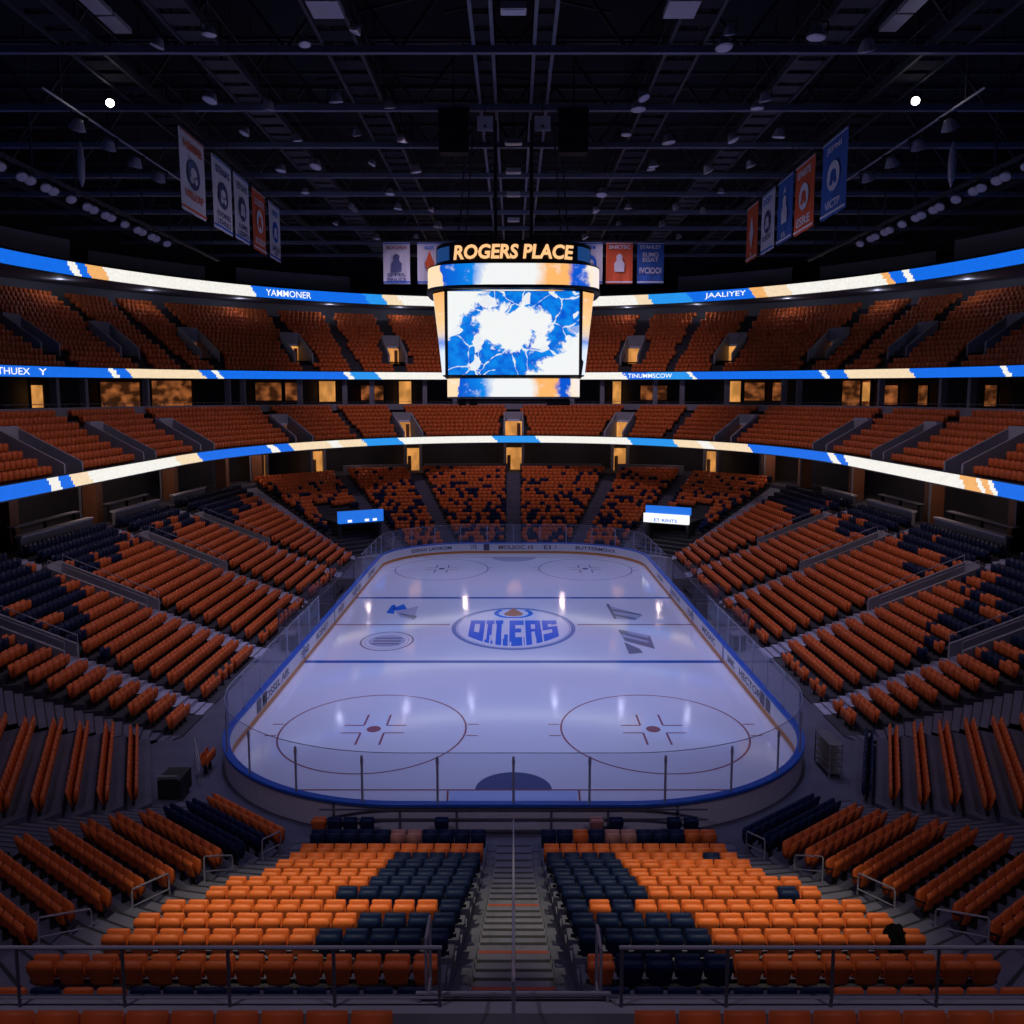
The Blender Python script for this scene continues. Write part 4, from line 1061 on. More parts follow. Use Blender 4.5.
# pale ledge behind the top row of the far end
mb = MB()
for pa, pb in ((343, 408), (424, 508), (520, 602), (618, 684)):
    st = stations(q_at(pa, 31, 42, 8, 3.4), q_at(pb, 31, 42, 8, 3.4), .8)
    sweep(mb, [(31.0, 42.1, 3.4, hL), (31.0, 42.1, 3.4, lambda y: hL(y) + 1.15), (31.3, 42.4, 3.4, lambda y: hL(y) + 1.15)], st, 'greywall')
struct(mb, 'trim_far_ledge')
# suite fronts between the tiers: columns, lit windows, rails
win = 0
cols_px = [55, 84, 146, 228, 243, 300, 345, 372, 425, 455]
for p in cols_px + [1027 - c for c in cols_px]:
    q = q_at(p, 40.5, 47.5, 16.5); x, y = rp(q, 40.5, 47.5)
    mb = MB(); mb.box(x - .28, x + .28, y - .28, y + .28, zM(y), h2(y) - .4, 'greywall'); struct(mb, 'column_suite')
for pa, pb, k, v in ((28, 42, 'amber', (.15, .8)), (98, 140, 'amber_d', (.1, .9)), (150, 192, 'amber_d', (.1, .95)), (254, 282, 'amber_d', (.3, .9)), (284, 299, 'amber_d', (.3, .9)), (318, 336, 'amber', (.25, .95)), (360, 384, 'amber_d', (.3, .8)), (398, 412, 'amber', (.05, .95)),
                     (612, 622, 'amber', (.05, .95)), (640, 668, 'amber_d', (.3, .8)), (727, 742, 'amber', (.25, .95)), (744, 766, 'amber_d', (.3, .9)), (772, 784, 'amber_d', (.3, .9)), (842, 874, 'amber_d', (.1, .95)), (862, 872, 'amber', (.3, .9)), (884, 900, 'amber_d', (.2, .8)), (918, 930, 'amber_d', (.2, .8)), (985, 1000, 'amber_d', (.2, .8))):
    st = stations(q_at(pa, 46.2, 51.9, 16.5), q_at(pb, 46.2, 51.9, 16.5), .5); win += 1
    zz = lambda y, t: lerp(zM(y) + .1, h2(y) - .5, t)
    mb = MB(); sweep(mb, [(46.2 if k == 'amber_d' else 46.0, 51.9 if k == 'amber_d' else 51.7, 2, lambda y: zz(y, v[0])), (46.2 if k == 'amber_d' else 46.0, 51.9 if k == 'amber_d' else 51.7, 2, lambda y: zz(y, v[1]))], st, k)
    for q in (st[0], st[-1]):
        x, y = rp(q, 46.0, 51.6); mb.box(x - .1, x + .1, y - .1, y + .1, zM(y), zz(y, 1), 'darkwall')
    struct(mb, 'window_%d' % win)
t = thing('suite_rail', 'thin dark rail along the front of the suite level below the middle ribbon', 'railing', (0, 118, 15))
mb = MB(); st = stations(-46, PI + 46, 1.5); pr = []
for zz in (.35, .7):
    for q0, q1 in zip(st, st[1:]):
        a, b = rp(q0, 36.5, 47.2), rp(q1, 36.5, 47.2); mb.beam((*a, zM(a[1]) + zz + .3), (*b, zM(b[1]) + zz + .3), .05, .05, 'rail_d')
for q in st[::2]:
    a = rp(q, 36.5, 47.2); mb.box(a[0] - .03, a[0] + .03, a[1] - .03, a[1] + .03, zM(a[1]), zM(a[1]) + 1.0, 'rail_d')
mb.build('rail_bars', t)

# ================================================================== RIBBON BOARDS
BL, WH, CR, OR_, LB = (.005, .15, .80), (.92, .90, .84), (.92, .72, .48), (.9, .45, .15), (.02, .30, .85)
BANDS = {1: [(-999, BL), (50, WH), (60, BL), (72, CR), (90, WH), (178, CR), (200, BL), (270, WH), (277, BL), (291, CR), (330, WH), (340, CR), (365, LB), (401, WH), (495, LB), (538, WH), (630, LB), (675, CR), (700, WH), (712, CR), (750, BL), (830, WH), (837, BL), (846, WH), (962, OR_), (978, WH), (983, OR_), (990, WH), (995, BL)],
         2: [(-999, BL), (111, WH), (117, BL), (130, CR), (203, BL), (215, WH), (221, BL), (345, WH), (352, LB), (378, WH), (625, BL), (650, LB), (690, WH), (694, BL), (822, WH), (828, BL), (846, CR), (912, BL), (1003, WH), (1009, BL)],
         3: [(-999, BL), (70, WH), (78, BL), (88, OR_), (106, WH), (254, BL), (366, LB), (385, CR), (400, WH), (637, CR), (650, LB), (690, BL), (752, OR_), (765, CR), (790, WH), (884, OR_), (892, BL), (905, WH), (911, BL)]}
def ribbon(idx, ab, hf, h, name, label, texts):
    a, b = ab; t = thing(name, label, 'ribbon display', (0, DC + b, hf(DC + b)), 0, 'ribbon displays')
    st = stations(-44, PI + 44, .22); mb = MB(); NV = 6
    sweep(mb, [(a, b, 2, (lambda y, v=v: hf(y) - h / 2 + h * v / NV)) for v in range(NV + 1)], st, 'led1')
    o = mb.build('led_face', t); me = o.data
    ca_ = me.color_attributes.new('led', 'FLOAT_COLOR', 'CORNER'); vals = []
    rr = random.Random(idx); bands = BANDS[idx]
    for p in me.polygons:
        c = p.center + Vector((0, 0, 0)); px = proj(c.x, c.y, c.z)[0] + rr.gauss(0, .5)
        px += (c.z - hf(c.y)) / h * 7
        col = bands[0][1]
        for x0, cc in bands:
            if px >= x0: col = cc
        if rr.random() < .0: col = tuple(lerp(u, .85, .5) for u in col)
        f_ = 1 + rr.uniform(-.05, .05)
        vals += [v for _ in p.loop_indices for v in (col[0] * f_, col[1] * f_, col[2] * f_, 1.0)]
    ca_.data.foreach_set('color', vals)
    mb = MB(); st2_ = stations(-44, PI + 44, 1.0)
    sweep(mb, [(a, b, 2, lambda y: hf(y) - h / 2), (a - .03, b - .03, 2, lambda y: hf(y) - h / 2 - .07), (a + .2, b + .2, 2, lambda y: hf(y) - h / 2 - .07), (a + .2, b + .2, 2, lambda y: hf(y) + h / 2 + .06), (a - .03, b - .03, 2, lambda y: hf(y) + h / 2 + .06), (a, b, 2, lambda y: hf(y) + h / 2)], st2_, 'steel_d')
    mb.build('housing', t)
    for txt, p0, p1 in texts:
        q0, q1 = q_at(p0, a, b, hf(100)), q_at(p1, a, b, hf(100)); mb = MB()
        def fn(u, v):
            q = q_at(lerp(p0, p1, u + .5), a, b, hf(100)); x, y = rp(q, a - .05, b - .05); return (x, y, hf(y) + v)
        add_text(mb, txt, fn, 1, h * .62, 'ledwhite', .004); mb.build('lettering', t)
ribbon(1, R1, h1, .80, 'lower_ribbon_display', 'lowest blue and white LED ribbon curving below the middle seating tier', [])
ribbon(2, R2, h2, .88, 'middle_ribbon_display', 'middle LED ribbon in blue and cream above the lit suites', [('THUEX', -4, 29), ('Y', 38, 46), ('TINUMMSCOW', 628, 672)])
ribbon(3, R3, h3, 1.28, 'upper_ribbon_display', 'highest LED ribbon curving above the top seating tier', [('YAMMONER', 266, 311), ('JAALIYEY', 705, 746)])
w = MB(); sweep(w, [(R1[0] + .22, R1[1] + .22, 2, lambda y: h1(y) - .45), (R1[0] + .22, R1[1] + .22, 2, lambda y: h1(y) + .42), (R1[0] + .42, R1[1] + .42, 2, lambda y: h1(y) + .42), (R1[0] + .42, R1[1] + .42, 2, lambda y: h1(y) - .3)], st2, 'darkwall'); struct(w, 'trim_middle_tier_front')
w = MB(); sweep(w, [(R2[0] + .22, R2[1] + .22, 2, lambda y: h2(y) - .5), (R2[0] + .22, R2[1] + .22, 2, lambda y: h2(y) + .46), (R2[0] + .42, R2[1] + .42, 2, lambda y: h2(y) + .46), (R2[0] + .42, R2[1] + .42, 2, lambda y: h2(y) - .4)], st2, 'darkwall'); struct(w, 'trim_upper_tier_front')
w = MB(); sweep(w, [(R3[0] + .22, R3[1] + .22, 2, lambda y: h3(y) - .72), (R3[0] + .22, R3[1] + .22, 2, lambda y: h3(y) + .9)], st2, 'darkwall'); struct(w, 'trim_press_front')

# ================================================================== SCOREBOARD
SBY = 62.0
sb = thing('scoreboard', 'large hanging centre scoreboard with glowing screens and lit orange name lettering', 'scoreboard', (0, SBY, 16))
def se(t, a, b, n):
    c, s_ = math.cos(t), math.sin(t); e = 2 / n
    return math.copysign(abs(c) ** e, c) * a, SBY + math.copysign(abs(s_) ** e, s_) * b
def se_ring(rings, k, n, seg=128, uv=False):
    mb = MB(); j = mb.m(k); us = []
    for a, b, z in rings:
        for i in range(seg):
            x, y = se(2 * PI * i / seg - PI / 2, a, b, n); mb.v.append((x, y, z))
    for r in range(len(rings) - 1):
        for i in range(seg):
            p, q = r * seg + i, r * seg + (i + 1) % seg; mb.f.append((p, q, q + seg, p + seg)); mb.mi.append(j)
    return mb
def add_uv(o, fn):
    me = o.data; uv = me.uv_layers.new(name='UVMap')
    for l in me.loops: uv.data[l.index].uv = fn(me.vertices[l.vertex_index].co)
o = se_ring([(5.66, 5.0, 22.8), (5.66, 5.0, 24.1)], 'scr_ring', 3.4).build('upper_ring_display', sb); off = sb.location
add_uv(o, lambda c: ((c.x + 5.66) / 11.32, (c.z - 22.8) / 1.3 * .13))
se_ring([(5.3, 4.5, 22.55), (5.74, 5.08, 22.6), (5.74, 5.08, 22.8), (5.6, 4.95, 22.8)], 'black', 3.4).build('ring_lip', sb)
se_ring([(5.7, 5.05, 24.1), (5.7, 5.05, 24.2), (5.1, 4.6, 24.2), (5.1, 4.6, 25.55), (4.8, 4.3, 25.6), (.1, .1, 25.6)], 'black', 3.2).build('name_drum', sb)
o = se_ring([(4.35, 4.25, 15.9), (4.35, 4.25, 17.05)], 'scr_ring', 7).build('lower_ring_display', sb)
add_uv(o, lambda c: ((c.x + 4.35) / 8.7, .3 + (c.z - 15.9) / 1.15 * .13))
se_ring([(.1, .1, 15.8), (4.3, 4.2, 15.8), (4.42, 4.32, 15.84), (4.3, 4.2, 15.9)], 'black', 7).build('underside', sb)
se_ring([(4.3, 4.2, 17.05), (4.5, 4.4, 17.12), (4.3, 4.2, 17.2)], 'black', 7).build('lower_lip', sb)
ZB, ZT = 17.22, 22.5
def plan(z, e=0):   # octagon half sizes at height z
    t = (z - ZB) / (ZT - ZB); xo = lerp(4.62, 5.2, t) + e; return xo
mb = MB()
for z in (ZB, ZT): pass
def octo(z, e):
    xo = plan(z, e); return [(-4.32, 57.62 - e), (4.32, 57.62 - e), (xo, 58.9), (xo, 65.1), (4.32, 66.38 + e), (-4.32, 66.38 + e), (-xo, 65.1), (-xo, 58.9)]
b_, t_ = octo(ZB, -.04), octo(ZT, -.04)
for i in range(8):
    j = (i + 1) % 8; mb.quad([(*b_[i], ZB), (*b_[j], ZB), (*t_[j], ZT), (*t_[i], ZT)], 'black')
mb.quad([(*p, ZB) for p in reversed(b_)], 'black'); mb.quad([(*p, ZT) for p in t_], 'black'); mb.build('frame_body', sb)
for sg, yy in ((1, 57.6), (-1, 66.4)):
    mb = MB(); mb.quad([(-sg * 4.14, yy, ZB + .06), (sg * 4.14, yy, ZB + .06), (sg * 4.14, yy, ZT - .04), (-sg * 4.14, yy, ZT - .04)], 'scr_main'); o = mb.build('main_screen', sb)
    add_uv(o, lambda c, sg=sg: ((sg * c.x + 4.14) / 8.28 * 1.5, (c.z - ZB) / (ZT - ZB)))
bb, tt = octo(ZB + .06, 0), octo(ZT - .04, 0)
for i in (1, 2, 3, 5, 6, 7):
    j = (i + 1) % 8; mb = MB()
    L_ = lambda P, Q, t: (lerp(P[0], Q[0], t), lerp(P[1], Q[1], t))
    mb.quad([(*L_(bb[i], bb[j], .06), ZB + .06), (*L_(bb[i], bb[j], .95), ZB + .06), (*L_(tt[i], tt[j], .95), ZT - .04), (*L_(tt[i], tt[j], .06), ZT - .04)], 'scr_side' if i not in (2, 6) else 'scr_main'); o = mb.build('side_screen', sb)
    add_uv(o, (lambda c: (((c.y - 58.9) / 6.2) * 1.5, (c.z - ZB) / (ZT - ZB))) if i in (2, 6) else (lambda c: (c.x * .12, (c.z - ZB) / (ZT - ZB))))
mb = MB()
def sbt(u, v):
    x = u; c = abs(x) / 5.14; y = SBY - 4.64 * (1 - c ** 3.2) ** (1 / 3.2); return (x, y - .06, 24.86 + v)
for yo in (0,):
    add_text(mb, 'ROGERS PLACE', sbt, 7.55, .9, 'letters', .035, .12)
mb.build('name_lettering', sb)['label'] = 'lit orange name lettering'
for sg in (-1, 1):
    mb = MB(); pts = [(sg * 4.05), (sg * 4.4), (sg * 4.75), (sg * 4.95)]
    P = [sbt(p, 0) for p in pts]
    for a, b in zip(P, P[1:]): mb.quad([(a[0], a[1], 24.45), (b[0], b[1], 24.45), (b[0], b[1], 25.3), (a[0], a[1], 25.3)], 'bluedim')
    mb.build('blue_panel', sb)
mb = MB()
for x in (-3.5, 3.5):
    for y in (58.5, 65.5): mb.tube([(x, y, 25.6), (x * .8, lerp(y, SBY, .2), 34)], .05, 'steel_d', 6)
for x in (-1.2, 1.2): mb.tube([(x, SBY, 25.6), (x, SBY, 34)], .12, 'steel_d', 6)
mb.build('hanging_cable', sb)
for x in (-3.3, -2.6, 2.4, 2.9, 3.4):
    mb = MB(); mb.box(x - .25, x + .25, 58.4, 59.0, 15.35, 15.62, 'black'); mb.box(x - .04, x + .04, 58.65, 58.75, 15.62, 15.82, 'black'); mb.build('underslung_camera', sb)

# ================================================================== BANNERS
def banner(fn, w, h, scheme, texts, label, group, cable_to):
    """fn(u, v, d): u across -w/2..w/2, v height from the top (0..-h), d towards the viewer"""
    base, ink, shape = scheme
    c = fn(0, 0, 0); t = thing('hanging_banner', label, 'banner', c, 0, group)
    mb = MB(); nu, nv = 8, 8; j = mb.m(base)
    for side_ in (0, 1):
        for a in range(nv + 1):
            for b in range(nu + 1):
                u = -w / 2 + w * b / nu; v = -h * a / nv
                mb.v.append(fn(u, v, .04 * math.sin(b * 1.7 + a * .3) * a / nv - .02 * side_))
    W_ = nu + 1; T = W_ * (nv + 1)
    for a in range(nv):
        for b in range(nu):
            p = a * W_ + b; mb.f.append((p, p + W_, p + W_ + 1, p + 1)); mb.f.append((T + p, T + p + 1, T + p + W_ + 1, T + p + W_)); mb.mi += [j, j]
    mb.build('cloth', t)
    mb = MB(); mb.beam(fn(-w / 2 - .05, .03, 0), fn(w / 2 + .05, .03, 0), .08, .08, 'steel_d'); mb.build('top_bar', t)
    for u in (-w * .4, w * .4): mb = MB(); mb.beam(fn(u, .05, 0), fn(u, cable_to - c[2], 0), .03, .03, 'steel_d'); mb.build('hanging_cable', t)
    mb = MB()
    trim = {'b_white': 'p_logo', 'b_blue': 'b_white', 'b_red': 'b_white'}[base] if shape != 'redtrim' else 'b_red'
    for v0, v1 in ((-.10, -.18), (-h + .26, -h + .12)):
        mb = MB(); mb.quad([fn(-w / 2, v0, .07), fn(-w / 2, v1, .07), fn(w / 2, v1, .07), fn(w / 2, v0, .07)], trim); mb.build('trim_band', t)
    mb = MB(); cy = -h * .50; rx, ry = w * .25, h * .19
    if shape == 'diamond': pts = [(0, h * .30), (w * .13, h * .08), (w * .2, 0), (w * .13, -h * .12), (0, -h * .30), (-w * .13, -h * .12), (-w * .2, 0), (-w * .13, h * .08)]
    elif shape == 'figure': pts = [(0, ry * 1.2), (w * .12, ry * .9), (w * .1, ry * .35), (w * .2, -ry * .1), (w * .18, -ry * 1.1), (-w * .18, -ry * 1.1), (-w * .2, -ry * .1), (-w * .1, ry * .35), (-w * .12, ry * .9)]
    else: pts = [(rx * math.cos(2 * PI * i / 28), ry * math.sin(2 * PI * i / 28)) for i in range(28)]
    if shape != 'none': mb.quad([fn(x, cy + y, .075) for x, y in pts], ink)
    k2 = base if shape != 'redtrim' else 'b_white'
    if shape in ('oval', 'redtrim'):
        for (ox, oy, sx, sy) in ((0, .08, .5, .4), (-.3, -.35, .3, .25), (.35, -.3, .25, .3)):
            mb.quad([fn(rx * (ox + sx * math.cos(2 * PI * i / 12)), cy + ry * (oy + sy * math.sin(2 * PI * i / 12)), .08) for i in range(12)], k2)
    if shape != 'none': mb.build('emblem', t)
    for txt, v, hh, wd, k in texts:
        mb = MB(); add_text(mb, txt, lambda u, vv: fn(u, v * -h + vv, .078), w * wd, hh, k, .03); mb.build('lettering', t)
specs_l = [(('b_white', 'p_crease', 'redtrim'), [('HIWAB', .17, .55, .74, 'b_red'), ('WILKAP', .78, .5, .74, 'b_red')], 'nearest white banner with red lettering, left row of hanging banners'),
           (('b_white', 'p_crease', 'oval'), [('STINAS', .17, .5, .72, 'p_crease'), ('CTORIES', .78, .36, .72, 'p_crease'), ('LTHNLS', .89, .36, .72, 'p_crease')], 'second white banner from the near end of the left row'),
           (('b_white', 'p_crease', 'oval'), [('ETONS', .17, .5, .7, 'p_crease'), ('IUFPE', .78, .36, .6, 'p_crease'), ('LSSPD', .89, .36, .72, 'p_crease')], 'middle white banner with blue oval, left row beside the red one'),
           (('b_red', 'b_white', 'oval'), [('SOUSTEL', .2, .5, .76, 'b_white'), ('BOSIDP', .84, .5, .76, 'b_white')], 'red orange banner with white emblem in the left row'),
           (('b_white', 'p_logo', 'oval'), [('NIEY', .17, .5, .6, 'p_logo'), ('LAMUAN', .80, .5, .72, 'p_crease'), ('HP', .9, .3, .3, 'p_crease')], 'farthest white banner of the left row, beyond the red one')]
specs_r = [(('b_blue', 'b_white', 'oval'), [('JEPMI', .15, .45, .6, 'b_white'), ('VICTP', .85, .5, .6, 'b_white')], 'nearest and largest blue banner, right row of hanging banners'),
           (('b_red', 'b_white', 'oval'), [('SPARTE', .16, .5, .7, 'b_white'), ('ESRE', .84, .6, .7, 'b_white')], 'red orange banner with white oval, second in the right row'),
           (('b_blue', 'b_white', 'figure'), [('A', .2, .5, .2, 'b_white'), ('LIL', .88, .35, .3, 'b_white')], 'blue banner with pale figure, middle of the right row'),
           (('b_white', 'p_crease', 'oval'), [('DOEY', .15, .5, .66, 'p_logo'), ('RUKW', .76, .45, .66, 'p_crease')], 'white banner in the right row between blue and red ones'),
           (('b_red', 'b_white', 'diamond'), [('I', .9, .3, .1, 'b_white')], 'farthest red banner with slim pale diamond, right row')]
spans = [(53.9, 58.3, 4.75), (59.8, 63.9, 4.7), (64.5, 68.1, 4.6), (69.0, 72.6, 4.6), (73.8, 77.2, 4.5)]
spans = [(a + 2, b + 2, h) for a, b, h in spans]
for sg, specs in ((-1, specs_l), (1, specs_r)):
    for (d0, d1, h), (sch, txts, lab) in zip(spans, specs):
        m_ = (d0 + d1) / 2
        banner((lambda u, v, d, m_=m_, sg=sg: (sg * (20.0 - d), m_ - sg * u, 31.95 + v)), d1 - d0, h, sch, txts, lab, 'side row banners', 34)
for px, w, sch, txts, lab in ((397, 2.6, ('b_white', 'p_crease', 'figure'), [('ELVORN', .13, .3, .75, 'p_dot'), ('SPPEL', .78, .32, .7, 'p_crease'), ('EINUCE', .9, .32, .7, 'p_crease')], 'white banner with dark figure hanging left of the scoreboard, outermost'),
                              (430, 2.4, ('b_white', 'b_red', 'diamond'), [('OR', .13, .3, .4, 'p_logo')], 'white and red banner half hidden behind the scoreboard on its left'),
                              (590, 2.4, ('b_white', 'p_logo', 'oval'), [('SI', .13, .3, .4, 'p_logo')], 'white banner mostly hidden behind the right end of the scoreboard'),
                              (619, 2.6, ('b_red', 'b_white', 'figure'), [('SNKTSC', .12, .35, .8, 'b_white')], 'red orange banner with white figure right of the scoreboard'),
                              (650, 2.6, ('b_blue', 'b_white', 'none'), [('STAHLEY', .12, .35, .8, 'b_white'), ('RUMO', .30, .42, .6, 'b_white'), ('EGAT', .42, .42, .6, 'b_white'), ('IVCIOOI', .68, .6, .82, 'b_white')], 'blue banner with white lettering, outermost right of the scoreboard')):
    x = (px - CX) / FPX * 88.0
    banner((lambda u, v, d, x=x: (x + u, 90.0 - d, 31.1 + v)), w, 4.0, sch, txts, lab, 'far banners behind the scoreboard', 34)

# ================================================================== ROOF STEEL
TR = [33.5, 41.5, 50.0, 59.4, 67.6, 76.3, 82.8, 90.4, 98.5, 107, 116]
for i, d in enumerate(TR):
    t = thing('roof_truss', 'steel roof truss spanning the arena from side to side, %s from the camera' % ORD[i + 1], 'truss', (0, d, 34), 0, 'cross trusses')
    mb = MB(); mb.beam((-54, d, 34), (54, d, 34), .34, .36, 'steel'); mb.build('bottom_chord', t)
    mb = MB(); mb.beam((-54, d, 38), (54, d, 38), .3, .3, 'steel_d'); mb.build('top_chord', t)
    mb = MB()
    for k in range(-9, 9): mb.beam((k * 6, d, 34), (k * 6 + 3, d, 38), .16, .16, 'steel_d'); mb.beam((k * 6 + 3, d, 38), (k * 6 + 6, d, 34), .16, .16, 'steel_d')
    mb.build('web', t)
for i, x in enumerate((-44, -23, -16.4, -9.1, -1.6, 1.6, 9.1, 16.4, 23, 44)):
    t = thing('catwalk', 'long dark roof catwalk running away from the camera, %s from the left wall' % ORD[i + 1], 'catwalk', (x, 75, 34.6), 0, 'roof catwalks')
    mb = MB(); w_ = .9 if abs(x) > 2 else .5; sk = 'steel' if abs(x) < 2 else 'steel_d'; mb.beam((x - w_, 24, 34.4), (x - w_, 124, 34.4), .18, .45, sk); mb.beam((x + w_, 24, 34.4), (x + w_, 124, 34.4), .18, .45, sk); mb.build('side_beam', t)
    mb = MB()
    for k in range(50): mb.box(x - w_, x + w_, 24.3 + k * 2, 25.7 + k * 2, 34.3, 34.36, 'steel_d' if 16 < abs(x) < 17 else 'roofdeck')
    mb.build('floor_grid', t)
    mb = MB()
    for s_ in (-w_, w_):
        mb.beam((x + s_, 24, 35.6), (x + s_, 124, 35.6), .06, .06, 'steel_d')
        for k in range(26): mb.box(x + s_ - .04, x + s_ + .04, 24 + k * 4 - .04, 24 + k * 4 + .04, 34.6, 38, 'steel_d')
    mb.build('handrail', t)
rnd2 = random.Random(11)
for i in range(16):     # secondary purlins and diagonal braces
    d = 38 + i * 5.4; t = thing('roof_purlin', 'thin dark roof purlin between the trusses, %s from the camera' % ORD[i + 1], 'purlin', (0, d, 36), 0, 'roof purlins')
    mb = MB(); mb.beam((-54, d, 36.2), (54, d, 36.2), .14, .2, 'steel_d'); mb.build('beam', t)
    for k in range(5):
        mb = MB(); x = rnd2.uniform(-42, 42); mb.beam((x, d, 36.1), (x + rnd2.choice((-4, 4)), d + 5.4, 37.6), .12, .14, 'steel_d'); mb.build('brace', t)
for sg, side in ((-1, 'left'), (1, 'right')):
    t = thing('lighting_rail', 'dark lighting rail carrying floodlights high over the %s stand' % side, 'rail', (sg * 32, 70, 30.6))
    mb = MB(); mb.beam((sg * 32, 48, 30.9), (sg * 32, 100, 30.9), .2, .25, 'steel_d'); mb.build('beam', t)
    for k in range(9): mb = MB(); mb.beam((sg * 32, 50 + k * 6, 31), (sg * 32, 50 + k * 6, 40), .1, .1, 'steel_d'); mb.build('hanger', t)
# floodlights: one of each kind, then copies
def floodlight():
    t = thing('floodlight', 'x', 'light fitting', (0, 0, 0), 0)
    mb = MB(); mb.lathe((0, 0, -.35), [(.12, .30), (.2, .25), (.36, -.1), (.38, -.16), (.34, -.16)], 'fixture', 12); local(mb, 'housing', t)
    mb = MB(); mb.lathe((0, 0, -.35), [(.33, -.15), (.30, -.19), (.1, -.21)], 'lens', 12); local(mb, 'lens', t)
    mb = MB(); mb.beam((-.4, 0, -.35), (-.4, 0, .12), .04, .06, 'black'); mb.beam((.4, 0, -.35), (.4, 0, .12), .04, .06, 'black'); mb.beam((-.42, 0, .12), (.42, 0, .12), .06, .05, 'black'); local(mb, 'yoke', t)
    return t
fl0 = floodlight(); used_ = [False]; kids0 = list(fl0.children)
def put_flood(x, y, z, rx, ry, lab, grp, sc_=1.0):
    if not used_[0]: o = fl0; used_[0] = True
    else:
        o = fl0.copy(); COL.objects.link(o)
        for ch in kids0: d = ch.copy(); COL.objects.link(d); d.parent = o
    o.location = (x, y, z); o.rotation_euler = (rx, ry, 0); o.scale = (sc_,) * 3; o['label'] = lab; o['group'] = grp
for sg, side in ((-1, 'left'), (1, 'right')):
    for k in range(10):
        d = 58 + k * 3.0
        for e in ((-.5, .5) if k % 3 else (0,)):
            put_flood(sg * 32, d + e, 30.4, -.5, sg * .5, 'small pale floodlight on the lighting rail over the %s stand' % side, 'floodlights on the %s lighting rail' % side, 1.0)
    for k, d in enumerate((54, 58, 62, 66)):
        put_flood(sg * 25, d, 31.78, .3, sg * -.4, 'pale floodlight on a bracket behind the near %s banners' % side, 'bracket floodlights on the %s' % side, 1.3)
        if k == 0:
            t = thing('lamp_bracket', 'thin pale bracket bar holding floodlights behind the %s banners' % side, 'bracket', (sg * 25, 60, 32)); mb = MB(); mb.beam((sg * 25, 50, 32.1), (sg * 25, 70, 32.1), .08, .1, 'fixture'); mb.build('bar', t)
            mb = MB(); mb.beam((sg * 25, 52, 32.1), (sg * 25, 52, 38), .08, .08, 'steel_d'); mb.build('hanger', t); mb = MB(); mb.beam((sg * 25, 68, 32.1), (sg * 25, 68, 38), .08, .08, 'steel_d'); mb.build('hanger', t)
    for x, nm in ((9.1, 'inner'), (16.4, 'outer')):
        for d in (46.5, 48, 56, 57.4, 63, 64.4, 71, 72.2, 80, 86, 87.5, 94, 101):
            put_flood(sg * (x + rnd2.choice((-1.5, 1.5))), d, 33.9, rnd2.uniform(-.4, .4), sg * rnd2.uniform(-.5, .1), 'pale floodlight under the %s catwalk on the %s of the roof' % (nm, side), 'floodlights under the %s %s catwalk' % (side, nm), rnd2.uniform(.8, 1.3))
    # the one lamp on each side that is lit
    x, d = at_z(110 if sg < 0 else 915.5, 103 if sg < 0 else 101, 33.3)
    t = thing('lit_spotlight', 'bright white spotlight glaring from the roof on the %s' % side, 'spotlight', (x, d, 33.3))
    ax = Vector((-x * .55, -d * .55, -18)).normalized()
    mb = MB(); mb.lathe((0, 0, 0), [(.12, -.5), (.24, -.45), (.29, -.05), (.29, 0), (.26, 0)], 'black', 16, ax); local(mb, 'housing', t)
    mb = MB(); mb.lathe((0, 0, 0), [(.25, -.01), (.2, .03), (.06, .05)], 'spotlens', 16, ax); local(mb, 'lens', t)
    mb = MB(); mb.beam((0, .2, .1), (0, .2, .8), .06, .06, 'black'); local(mb, 'yoke', t)
    # lamp panels and vents seen on the underside of the roof
    x, d = at_z(105 if sg < 0 else 905, 14 if sg < 0 else 12, 35.0)
    t = thing('twin_lamp', 'pale twin lamp panel high on the roof at the %s' % side, 'light fitting', (x, d, 35)); t.rotation_euler = (0, 0, 0)
    for k in (-1, 1):
        mb = MB(); mb.box(-.45, .45, -1.1 + k * 1.15, 1.0 + k * 1.15, -.1, .15, 'fixture'); local(mb, 'panel', t)
    mb = MB(); mb.beam((0, 0, .15), (0, 0, 5), .08, .08, 'steel_d'); local(mb, 'hanger', t)
    x, d = at_z(325 if sg < 0 else 682, 3, 33.2)
    t = thing('air_vent', 'square pale air vent near the top of the roof, %s of centre' % side, 'vent', (x, d, 33.2))
    mb = MB(); mb.box(-.7, .7, -.9, .9, -.3, .0, 'fixture'); local(mb, 'grille', t); mb = MB(); mb.box(-.3, .3, -.6, .6, 0, .9, 'steel_d'); local(mb, 'duct', t)
    x, d = at_z(485 if sg < 0 else 542.5, 124, 32.3)
    t = thing('roof_sign_panel', 'small pale square panel hanging at the roof centre, %s one' % side, 'panel', (x, d, 32.3))
    mb = MB(); mb.box(-.48, .48, -.05, .05, -.4, .45, 'b_white'); local(mb, 'plate', t)
    mb = MB(); mb.quad([(-.16, -.056, -.22), (.16, -.056, -.22), (0, -.056, .0)], 'ad'); local(mb, 'mark', t)
    mb = MB(); mb.beam((0, 0, .45), (0, 0, 1.9), .06, .06, 'steel_d'); local(mb, 'hanger', t)
    # loudspeaker clusters and fabric bags
    x, d = sg * 3.6, 56.5
    t = thing('speaker_cluster', 'black loudspeaker cluster hanging in front of the scoreboard, %s one' % side, 'loudspeaker', (x, d, 33))
